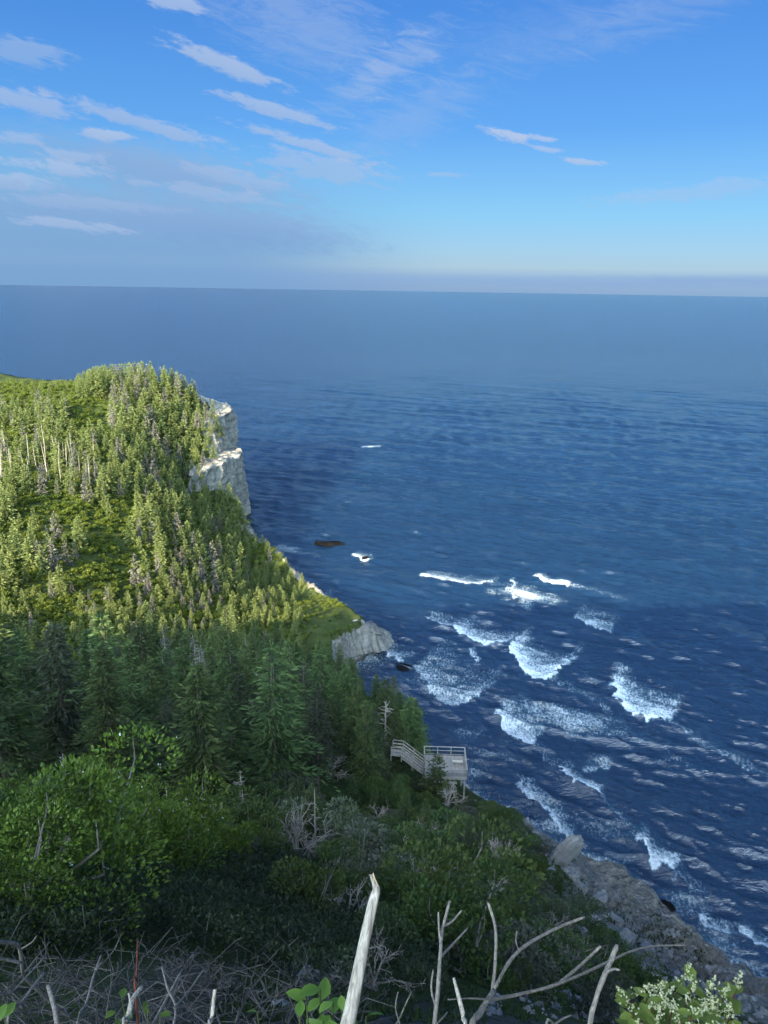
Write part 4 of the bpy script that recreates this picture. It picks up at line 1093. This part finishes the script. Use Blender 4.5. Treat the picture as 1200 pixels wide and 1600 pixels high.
# stairs coming down to the deck from the left
s0 = np.array([*(ctr2 - ex * (hw + .06) - ey * hd * .35), ZD]); s1 = onz(629, 1163, ZD + 2.7); s1 = np.array([s1[0], s1[1], ZD + 1.65])
st = tag(empty('stairway', tuple(s0), 0), 'weathered wooden stairs with railing climbing left from the lookout deck', 'stairs')
dv = s1 - s0; Lh = np.hypot(dv[0], dv[1]); dh = dv / np.linalg.norm(dv[:2]); dh[2] = 0; sd = np.array([-dh[1], dh[0], 0]); nst = 10
mb = MB()
for i in range(nst):
    c = dv * ((i + .5) / nst); mb.bar(c - sd * .55, c + sd * .55, Lh / nst * .9, .045, rg.uniform(.4, .8))
mb.build('tread', M_TIMBER, st)
for s_ in (-1, 1):
    mb = MB(); mb.bar(sd * .6 * s_ + [0, 0, -.1], dv + sd * .6 * s_ + [0, 0, -.1], .06, .28); mb.build('stringer', M_TIMBER, st)
    mb = MB(); top = dv + sd * .68 * s_; lev = top - ex[0] * 0 + dh * 1.1
    for zz, hh in ((1.02, .07), (.62, .12), (.26, .12)):
        mb.bar(sd * .68 * s_ + [0, 0, zz], top + [0, 0, zz], .05, hh, .85); mb.bar(top + dh * .03 + [0, 0, zz - .003], lev + [0, 0, zz - .003], .05, hh, .85)
    ro = mb.build('railing', M_TIMBER, st)
    mb = MB()
    for q in (sd * .60 * s_, dv * .5 + sd * .60 * s_, dv + sd * .60 * s_, lev - sd * .08 * s_): mb.box(q + [0, 0, .2], (.09, .09, 1.7), tint=.6)
    mb.build('post', M_TIMBER, ro)
mb = MB(); mb.bar(dv + [0, 0, -.03], dv + dh * 1.2 + [0, 0, -.03], 1.2, .05); mb.build('landing', M_DECK, st)
# a spruce of its own before the deck and a loose plank under it
p2_ = ctr2 - ey * (hd + 1.3) - ex * hw * .45; p = np.array([p2_[0], p2_[1], hz_(*p2_)]); hsm = 45.4 - p[2]
sm_ = (4.0, spruce_crown(99, 4.0, 1.75, 22, 10, 18, .30, .0).build('crown', M_SPRUCE, link=False), spruce_trunk(99, 4.0, 1.5, twigs=8).build('trunk', M_BARK, link=False))
make_tree('spruce_tree', sm_, p, hsm / 4.0, 1.0, 'small dense dark spruce standing right in front of the lookout deck', 'tree')
pa, pb = ground(676, 1229), ground(713, 1231)
mb = MB(); mb.bar((0, 0, .5), pb - pa + [0, 0, .5], .12, .16, .8); o = mb.build('timber_beam', M_TIMBER); o.location = tuple(pa); tag(o, 'pale loose timber lying on the slope under the lookout deck', 'timber')

# ------------------------------------------------------------------ rocks
def rock_mesh(seed, sx, sy, sz, rough=.35, blocky=.0):
    n, k = 22, 16; th = np.linspace(0, 2 * math.pi, n, endpoint=False); ph = np.linspace(-math.pi / 2, math.pi / 2, k)
    Tt, Ph = np.meshgrid(th, ph); D = np.stack([np.cos(Ph) * np.cos(Tt), np.cos(Ph) * np.sin(Tt), np.sin(Ph)], -1)
    if blocky: D = np.sign(D) * np.abs(D) ** (1 - blocky); D = D / (np.max(np.abs(D), -1, keepdims=True) ** blocky + 1e-9)
    rr_ = 1 + rough * (fbm(D[..., 0] * 1.7 + seed * 3.1 + D[..., 2], D[..., 1] * 1.7 - D[..., 2] * 1.3 + seed, 4, seed))
    V = (D * rr_[..., None] * [sx, sy, sz]).reshape(-1, 3)
    Qd = [(i * n + j, i * n + (j + 1) % n, (i + 1) * n + (j + 1) % n, (i + 1) * n + j) for i in range(k - 1) for j in range(n)]
    mbx = MB(); mbx.add(V, Qd); return mbx


def rock(p, size, rot, label, m_, seed, name='boulder', rough=.4, blocky=0.0, cat='rock'):
    o = rock_mesh(seed, *size, rough, blocky).build(name, m_, smooth=blocky < .3); o.location = tuple(p); o.rotation_euler = rot
    return tag(o, label, cat)


rock(sea_pt(515, 850), (6.0, 2.2, .75), (0, 0, -.1), 'long low black reef in the water off the wooded slope', M_ROCKD, 1, rough=.9)
rock(sea_pt(571, 873), (1.3, .9, .9), (0, 0, .3), 'small black rock with white splash beyond the low point', M_ROCKD, 2)
rock(sea_pt(633, 1043), (3.2, 1.6, .55), (0, 0, -.5), 'flat dark reef in the water beside the pale rock point', M_ROCKD, 3)
rock(sea_pt(1030, 1417), (2.2, 1.3, .95), (0, 0, -.2), 'dark wet boulder in the surf off the pale rock apron', M_ROCKD, 4)
rock(sea_pt(1063, 1462), (1.3, 1.0, .7), (0, 0, .5), 'smaller dark wet boulder awash right beside the pale apron', M_ROCKD, 5)
rock(sea_pt(1075, 1290), (.9, .5, .3), (0, 0, .5), 'tiny dark rock far out in the foam streaks', M_ROCKD, 6) if False else None
pr = ground(872, 1352)
rock(pr + np.array([.6, .3, 1.0]), (.85, .5, 1.8), (.15, .62, .3), 'tall pale slab of rock leaning over the water at the slope edge', M_STONE, 7, 'rock_slab', .28, .45)
for i, (u_, v_, s_) in enumerate([(838, 1290, .8), (890, 1375, 1.2), (905, 1388, .8), (862, 1372, .7), (935, 1412, 1.0), (800, 1262, .6), (880, 1420, .6), (925, 1440, .7), (760, 1250, .5), (960, 1440, .9), (905, 1465, .5), (978, 1468, .7), (1010, 1490, .8), (845, 1330, .5), (820, 1300, .5), (990, 1510, .5)]):
    p = ground(u_, v_)
    if p is None: continue
    rock(p + np.array([0, 0, s_ * .15]), (s_ * rg.uniform(.5, .9), s_ * rg.uniform(.4, .7), s_ * rg.uniform(.35, .6)), (rg.uniform(-.4, .4), rg.uniform(-.4, .4), rg.uniform(0, 6)), 'pale angular boulder on the crumbling edge of the sea slope', M_STONE, 20 + i, 'boulder', .35, .35)['group'] = 'boulders along the sea slope'
for i, (u_, v_, px, lab) in enumerate([(438, 1575, 12, 'grey stone on the ground left of the broad leaved plant'), (480, 1528, 14, 'grey stone in the shade just above the broad leaved plant'), (515, 1530, 8, 'small pale stone between the leafy plant and the white stick')]):
    p = ground(u_, v_); s_ = px * np.linalg.norm(p - EYE) / F
    rock(p, (s_, s_ * .8, s_ * .7), (.2, .1, i), lab, M_STONE, 50 + i, 'stone', .35, .3)
for k in range(26):                                   # fallen blocks along the waterline
    i0 = rg.randrange(16, 27); f_ = rg.random(); q_ = COAST[i0] * (1 - f_) + COAST[i0 + 1] * f_ + np.array([rg.uniform(-2.5, 1.2), rg.uniform(-2.5, 1.2)]); s_ = rg.uniform(.5, 1.5)
    o = rock((q_[0], q_[1], max(hz_(*q_), -.2) + s_ * .12), (s_ * rg.uniform(.7, 1.2), s_ * rg.uniform(.5, .9), s_ * rg.uniform(.4, .75)), (rg.uniform(-.4, .4), rg.uniform(-.4, .4), rg.uniform(0, 6)), 'fallen block of rock at the waterline under the sea slope', M_STONE if k % 3 else M_ROCKD, 100 + k, 'boulder', .38, .35)
    o['group'] = 'fallen blocks at the waterline'
# rubble of the slope
P_, R_, u_, v_, g = scatter(4200, (740, 1200, 1240, 1600), lambda a, b, g: (b > np.interp(a, [700, 820, 880, 960, 1200], [1230, 1265, 1340, 1405, 1500])) & (vnoise(a * .035, b * .035, 15) > .48 - (a - 700) / 1500), 41)
rb = MB(); TM = [rock_mesh(80 + i, 1, .8, .6, .4, .4) for i in range(4)]
cub = np.array([[a, b, c] for c in (-1, 1) for b in (-1, 1) for a in (-1, 1)], float); CQ = [(0, 2, 3, 1), (4, 5, 7, 6), (0, 1, 5, 4), (2, 6, 7, 3), (0, 4, 6, 2), (1, 3, 7, 5)]
for p, r1 in zip(P_, R_):
    s_ = (.04 + .22 * g.random() ** 2.5) * min(1, r1 / 45 + .12); Rm = np.linalg.qr(g.normal(0, 1, (3, 3)))[0]
    rb.add((cub * g.uniform(.6, 1.1, (8, 3)) * s_ * [1, .8, .6]) @ Rm.T + p, CQ)
tag(rb.build('rubble', M_STONE), 'broken pale stones scattered over the steep sea slope', 'rubble', kind='stuff')


# ------------------------------------------------------------------ foreground: broken sticks and leafy plants at the camera's feet
def smooth_path(P, n):
    P = np.asarray(P, float); k = np.arange(len(P)); q = np.linspace(0, len(P) - 1, n); o = []
    for t_ in q:
        i = min(int(t_), len(P) - 2); f = t_ - i; p0, p1, p2, p3 = P[max(i - 1, 0)], P[i], P[i + 1], P[min(i + 2, len(P) - 1)]
        o.append(.5 * (2 * p1 + (p2 - p0) * f + (2 * p0 - 5 * p1 + 4 * p2 - p3) * f * f + (3 * p1 - 3 * p2 + p3 - p0) * f ** 3))
    return np.array(o)


def limb(mbx, pix, r0, r1, w0, w1, sides=8, n=14, root=False, tint=.5, knob=.12, seed=0, tip=None):
    """pix: view points of the limb; r0, r1: metres from the eye at its two ends; w: width in photo pixels"""
    k = len(pix); P = [at(u, v, r0 + (r1 - r0) * i / (k - 1)) for i, (u, v) in enumerate(pix)]
    if root:
        b = np.array(P[0]); b[2] = hz_(b[0], b[1]) - .1; b[:2] -= (P[1] - P[0])[:2] * .3; P = [b] + P
    P = smooth_path(P, n); R = np.linspace(w0, w1, n) / 2 * .80 * np.linspace(r0, r1, n) * 1.04 / F
    R = R * (1 + knob * fbm(np.arange(n) * .7, np.zeros(n) + seed, 2, seed))
    tn = np.full(n * sides + 2, tint)
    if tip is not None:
        ramp = sstep(np.arange(n) / (n - 1), .72, .95); tn[:-2] = np.repeat(tint + (tip - tint) * ramp, sides); tn[-1] = tip  # tips coloured pale and warm: fresh break plus painted sunlight
    mbx.tube(P, R, sides, tn)
    return P


def align(o, a, b):
    q = Vector(tuple(np.asarray(b) - np.asarray(a))).to_track_quat('Z', 'Y').to_matrix().to_4x4(); M_ = Matrix.Translation(tuple(a)) @ q
    o.data.transform(M_.inverted()); o.matrix_world = M_
    return M_


def stick(label, limbs, m_, name='broken_stick', cat='stick'):
    mbx = MB()
    for i, l in enumerate(limbs):
        P_ = limb(mbx, *l[0], **{**l[1], 'seed': i + len(label)})
        if i == 0: a_, b_ = P_[0], P_[-1]
    o = mbx.build(name, m_, smooth=True); align(o, a_, b_)
    return tag(o, label, cat)


B = dict(root=True)
mbx = MB(); n = 34; sides = 14
P = smooth_path([at(538, 1760, 1.0), at(536, 1640, 1.08), at(548, 1580, 1.12), at(560, 1520, 1.16), at(572, 1460, 1.2), at(583, 1410, 1.23), at(588, 1392, 1.245), at(586, 1384, 1.25)], n)
P[0, 2] -= .2
W0 = np.interp(np.linspace(0, 1, n), [0, .2, .45, .8, .93, 1], [30, 30, 26, 20, 20, 13]) / 2 * .98 / F
ax = np.gradient(P, axis=0); ax /= np.linalg.norm(ax, axis=1, keepdims=True); X_ = np.cross(ax, [0.2, 1, 0.1]); X_ /= np.linalg.norm(X_, axis=1, keepdims=True); Y_ = np.cross(ax, X_)
an = np.arange(sides) * 2 * math.pi / sides; VV = []
for i in range(n):
    rr2 = W0[i] * (1 + .10 * np.sin(an * 2 + i * .12) + .06 * np.sin(an * 5 + i * .05) + .05 * fbm(np.arange(sides) * .9, np.zeros(sides) + i * .3, 2, 4))
    off = np.zeros((sides, 3))
    if i == n - 1: off[:] = ax[i] * (np.where(np.cos(an - 2.6) > .5, .020, .0) + .006 * vnoise(np.arange(sides) * 1.3, np.zeros(sides), 9))[:, None]
    VV.append(P[i] + rr2[:, None] * (np.cos(an)[:, None] * X_[i] + np.sin(an)[:, None] * Y_[i]) + off)
VV = np.concatenate(VV + [P[-1:] - ax[-1:] * .004])
mbx.add(VV, [(i * sides + j, i * sides + (j + 1) % sides, (i + 1) * sides + (j + 1) % sides, (i + 1) * sides + j) for i in range(n - 1) for j in range(sides)], [(n * sides, (n - 1) * sides + j, (n - 1) * sides + (j + 1) % sides) for j in range(sides)], tint=.72)
stk = tag(mbx.build('broken_stick', M_STICK, smooth=True), 'thick bleached white stick with a splintered top, standing up at the bottom centre', 'stick')
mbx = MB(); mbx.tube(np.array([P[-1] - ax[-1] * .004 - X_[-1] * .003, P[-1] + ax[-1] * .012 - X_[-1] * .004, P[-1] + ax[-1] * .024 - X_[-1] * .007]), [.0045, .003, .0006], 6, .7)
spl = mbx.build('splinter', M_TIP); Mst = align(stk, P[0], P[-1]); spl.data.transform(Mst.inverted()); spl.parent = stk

stick('slender grey forked stick with pale broken tips, just right of the thick white one', [
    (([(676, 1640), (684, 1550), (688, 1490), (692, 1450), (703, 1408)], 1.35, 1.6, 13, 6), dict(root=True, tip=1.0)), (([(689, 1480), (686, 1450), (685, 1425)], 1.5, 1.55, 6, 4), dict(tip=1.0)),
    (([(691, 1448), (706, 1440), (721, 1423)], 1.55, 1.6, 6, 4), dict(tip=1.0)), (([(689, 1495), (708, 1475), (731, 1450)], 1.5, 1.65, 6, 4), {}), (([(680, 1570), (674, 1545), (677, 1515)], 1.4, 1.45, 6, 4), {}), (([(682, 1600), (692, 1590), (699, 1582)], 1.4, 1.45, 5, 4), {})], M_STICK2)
stick('pale pointed spike of wood between the two forked sticks', [(([(727, 1640), (724, 1590), (716, 1555), (709, 1528)], 1.3, 1.4, 16, 7), dict(root=True, tint=.75))], M_STICK)
stick('large grey branching stick with fresh broken ends spreading to the right', [
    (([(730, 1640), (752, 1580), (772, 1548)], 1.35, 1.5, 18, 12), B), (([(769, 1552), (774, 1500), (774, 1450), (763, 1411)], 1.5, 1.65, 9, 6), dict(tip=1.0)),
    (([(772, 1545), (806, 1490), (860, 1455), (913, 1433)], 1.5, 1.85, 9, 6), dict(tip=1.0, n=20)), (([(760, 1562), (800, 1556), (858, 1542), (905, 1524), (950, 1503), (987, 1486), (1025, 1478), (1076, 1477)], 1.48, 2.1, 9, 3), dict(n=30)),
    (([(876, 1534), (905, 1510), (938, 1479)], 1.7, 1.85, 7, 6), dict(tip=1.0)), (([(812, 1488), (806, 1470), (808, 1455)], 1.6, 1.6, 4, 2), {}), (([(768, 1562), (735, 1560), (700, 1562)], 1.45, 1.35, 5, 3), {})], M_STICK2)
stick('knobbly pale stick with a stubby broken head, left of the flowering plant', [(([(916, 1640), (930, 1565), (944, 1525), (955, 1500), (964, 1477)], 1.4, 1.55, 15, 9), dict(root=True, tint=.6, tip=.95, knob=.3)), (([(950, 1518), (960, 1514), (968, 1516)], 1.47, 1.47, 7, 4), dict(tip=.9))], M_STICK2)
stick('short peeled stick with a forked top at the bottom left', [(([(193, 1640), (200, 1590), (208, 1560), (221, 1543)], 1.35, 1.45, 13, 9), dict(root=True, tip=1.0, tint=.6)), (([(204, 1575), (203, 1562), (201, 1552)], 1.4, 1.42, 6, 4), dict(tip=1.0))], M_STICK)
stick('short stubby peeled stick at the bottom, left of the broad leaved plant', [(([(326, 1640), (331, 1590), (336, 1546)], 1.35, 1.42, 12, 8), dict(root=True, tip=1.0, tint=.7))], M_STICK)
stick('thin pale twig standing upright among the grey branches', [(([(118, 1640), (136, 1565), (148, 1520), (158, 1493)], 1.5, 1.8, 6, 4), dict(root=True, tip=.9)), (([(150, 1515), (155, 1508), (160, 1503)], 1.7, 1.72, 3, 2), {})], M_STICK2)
stick('bent dark grey branch reaching in at the left edge', [(([(-40, 1470), (0, 1472), (28, 1477), (34, 1505), (38, 1525), (60, 1548), (90, 1575), (112, 1590)], 1.5, 1.9, 8, 6), dict(n=26)), (([(-40, 1494), (0, 1498), (32, 1504)], 1.5, 1.55, 7, 6), {}), (([(75, 1540), (85, 1575), (95, 1640)], 1.75, 1.6, 9, 11), {}), (([(34, 1482), (50, 1472), (57, 1462)], 1.6, 1.6, 3, 2), {})], M_STICK2, 'dead_branch', 'branch')
stick('thin straight twig slanting up to the right at the left edge, the longer of two', [(([(-20, 1600), (20, 1550), (72, 1493)], 1.5, 1.75, 6, 3), dict(root=True))], M_STICK2)
stick('thin straight twig slanting up beside the longer one, lower right of it', [(([(10, 1640), (40, 1560), (70, 1520)], 1.4, 1.6, 7, 5), dict(root=True))], M_STICK2)
stick('reddish upright stem with buds left of centre, above the forked peeled stick', [(([(212, 1560), (213, 1530), (214, 1500), (215, 1470)], 1.7, 1.8, 6, 3), dict(root=True))], M_REDSTEM)
stick('pair of thin dark twigs between the white stick and the grey forked one', [(([(608, 1640), (625, 1590), (642, 1552)], 1.6, 1.7, 5, 3), dict(root=True)), (([(640, 1640), (645, 1560), (646, 1600)], 1.6, 1.62, 4, 3), {}) if False else (([(625, 1600), (618, 1575), (622, 1550)], 1.62, 1.65, 4, 3), {})], M_STICK2)
stick('thin grey pole leaning to the right over the pile of branches', [(([(215, 1660), (245, 1590), (285, 1515)], 1.7, 2.1, 8, 5), dict(root=True))], M_STICK2)
stick('grey forked twig crossing the leaning pole', [(([(262, 1660), (275, 1580), (262, 1545), (253, 1510)], 1.7, 2.0, 7, 4), dict(root=True)), (([(272, 1575), (295, 1548), (318, 1515)], 1.8, 2.0, 5, 3), {})], M_STICK2)
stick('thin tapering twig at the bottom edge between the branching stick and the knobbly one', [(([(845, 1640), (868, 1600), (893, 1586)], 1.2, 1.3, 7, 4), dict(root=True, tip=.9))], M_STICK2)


def leaf_plant(label, spots, mat_, nleaf, lpx, seed, flowers=False, name='leafy_plant'):
    g = np.random.default_rng(seed); top = np.array(at(*spots[0])); base = np.array([top[0], top[1], hz_(top[0], top[1])])
    root = empty(name, tuple(base)); lv, stm, fl = MB(), MB(), MB()
    for (u_, v_, r1) in spots:
        tp = at(u_, v_, r1) - base; b0 = np.array([tp[0] * .3, tp[1] * .3, -.05])
        Pp = smooth_path([b0, b0 * .4 + tp * .6 + [0, 0, -.05] + g.normal(0, .01, 3), tp], 8); stm.tube(Pp, np.linspace(.0035, .0015, 8), 5, .5)
        L = lpx * r1 * 1.3 / F; k = nleaf; f = np.linspace(.45, 1, k); C = np.stack([np.interp(f * 7, np.arange(8), Pp[:, q]) for q in range(3)], 1)
        a_ = np.arange(k) * 2.4 + g.uniform(0, 6); o = np.c_[np.cos(a_), np.sin(a_), g.uniform(.0, .7, k)]
        nn = np.c_[-.3 * np.cos(a_), -.3 * np.sin(a_), np.ones(k)] + g.normal(0, .25, (k, 3))
        A = o / np.linalg.norm(o, axis=1, keepdims=True); S = np.cross(A, nn); S /= np.linalg.norm(S, axis=1, keepdims=True); Nn = np.cross(S, A)
        for i in range(k):
            l_ = L * g.uniform(.65, 1.15); w_ = l_ * .62; s_ = np.array([0, .18, .42, .68, .88, 1.0]); ww = np.array([.04, .55, 1, .86, .45, 0.02]) * w_ / 2; curl = -.22 * l_ * s_ ** 2
            mid = C[i] + A[i] * (l_ * s_)[:, None] + Nn[i] * curl[:, None]
            V = np.concatenate([mid, mid + S[i] * ww[:, None] + Nn[i] * (ww * .28)[:, None], mid - S[i] * ww[:, None] + Nn[i] * (ww * .28)[:, None]])
            q = [(j, j + 1, j + 7, j + 6) for j in range(5)] + [(j + 1, j, j + 12, j + 13) for j in range(5)]
            lv.add(V, q, tint=np.clip(np.r_[np.full(6, .3), np.full(12, .55)] + g.normal(0, .22), 0, 1))
        if flowers:
            for _ in range(1):
                fo_ = g.normal(0, .5, 3) + [0, 0, 1.0]; fo_ /= np.linalg.norm(fo_); Lf = .06 * g.uniform(.6, 1.2); kk = 30
                s_ = g.uniform(0, 1, kk); c = tp + fo_ * (Lf * s_)[:, None] + g.normal(0, .0065, (kk, 3)) * (1.2 - s_)[:, None]
                for _q in range(2): fl.leaves(c, g.normal(0, 1, (kk, 3)), g.normal(0, 1, (kk, 3)), .006, .0055, g.uniform(.2, 1, kk))
    lv.build('leaf', mat_, root, smooth=True)['kind'] = 'stuff'; stm.build('stem', M_REDSTEM if flowers else M_BUSHSTEM, root)
    if flowers: fl.build('blossom', M_CREAM, root)['kind'] = 'stuff'
    return tag(root, label, 'plant')


M_BUSHSTEM = wood('green_stem', (.06, .09, .03), (.12, .16, .05), 20)
leaf_plant('green broad leaved plant at the bottom, touching the thick white stick on its left', [(500, 1545, 1.35), (478, 1562, 1.35), (520, 1565, 1.3), (535, 1580, 1.25), (468, 1590, 1.3), (505, 1595, 1.25), (530, 1610, 1.2)], M_LEAF, 8, 33, 1)
leaf_plant('few green leaves right of the foot of the thick white stick', [(572, 1588, 1.3), (560, 1605, 1.25), (590, 1612, 1.3)], M_LEAF, 6, 27, 2)
leaf_plant('small sprig of round green leaves left of the broad leaved plant', [(402, 1582, 1.4), (392, 1600, 1.35), (415, 1612, 1.35)], M_LEAF, 6, 17, 3)
leaf_plant('yellow green shrub with cream flower spikes at the lower right corner', [(1010, 1560, 1.6), (1035, 1545, 1.65), (1060, 1540, 1.7), (1085, 1535, 1.7), (1110, 1548, 1.7), (1130, 1560, 1.7), (990, 1580, 1.55), (1050, 1580, 1.55), (1080, 1585, 1.5), (1110, 1590, 1.55), (1025, 1600, 1.5), (1065, 1610, 1.45), (1000, 1615, 1.45), (1140, 1590, 1.6), (1095, 1615, 1.45), (1120, 1620, 1.5), (1150, 1545, 1.75), (985, 1555, 1.6), (1020, 1575, 1.55), (1040, 1562, 1.6), (1075, 1560, 1.62), (1095, 1572, 1.58), (1125, 1578, 1.6), (1060, 1595, 1.5), (1110, 1605, 1.5)], M_LEAF2, 20, 24, 4, True, 'flowering_shrub')
leaf_plant('bright leaves in the bottom left corner', [(8, 1590, 1.3), (-10, 1605, 1.25), (20, 1615, 1.25)], M_LEAF, 6, 27, 5)
leaf_plant('low sprig of dull green leaves around the forked peeled stick', [(190, 1560, 1.7), (230, 1565, 1.75), (250, 1585, 1.7), (180, 1580, 1.65)], M_LEAF, 6, 17, 6)
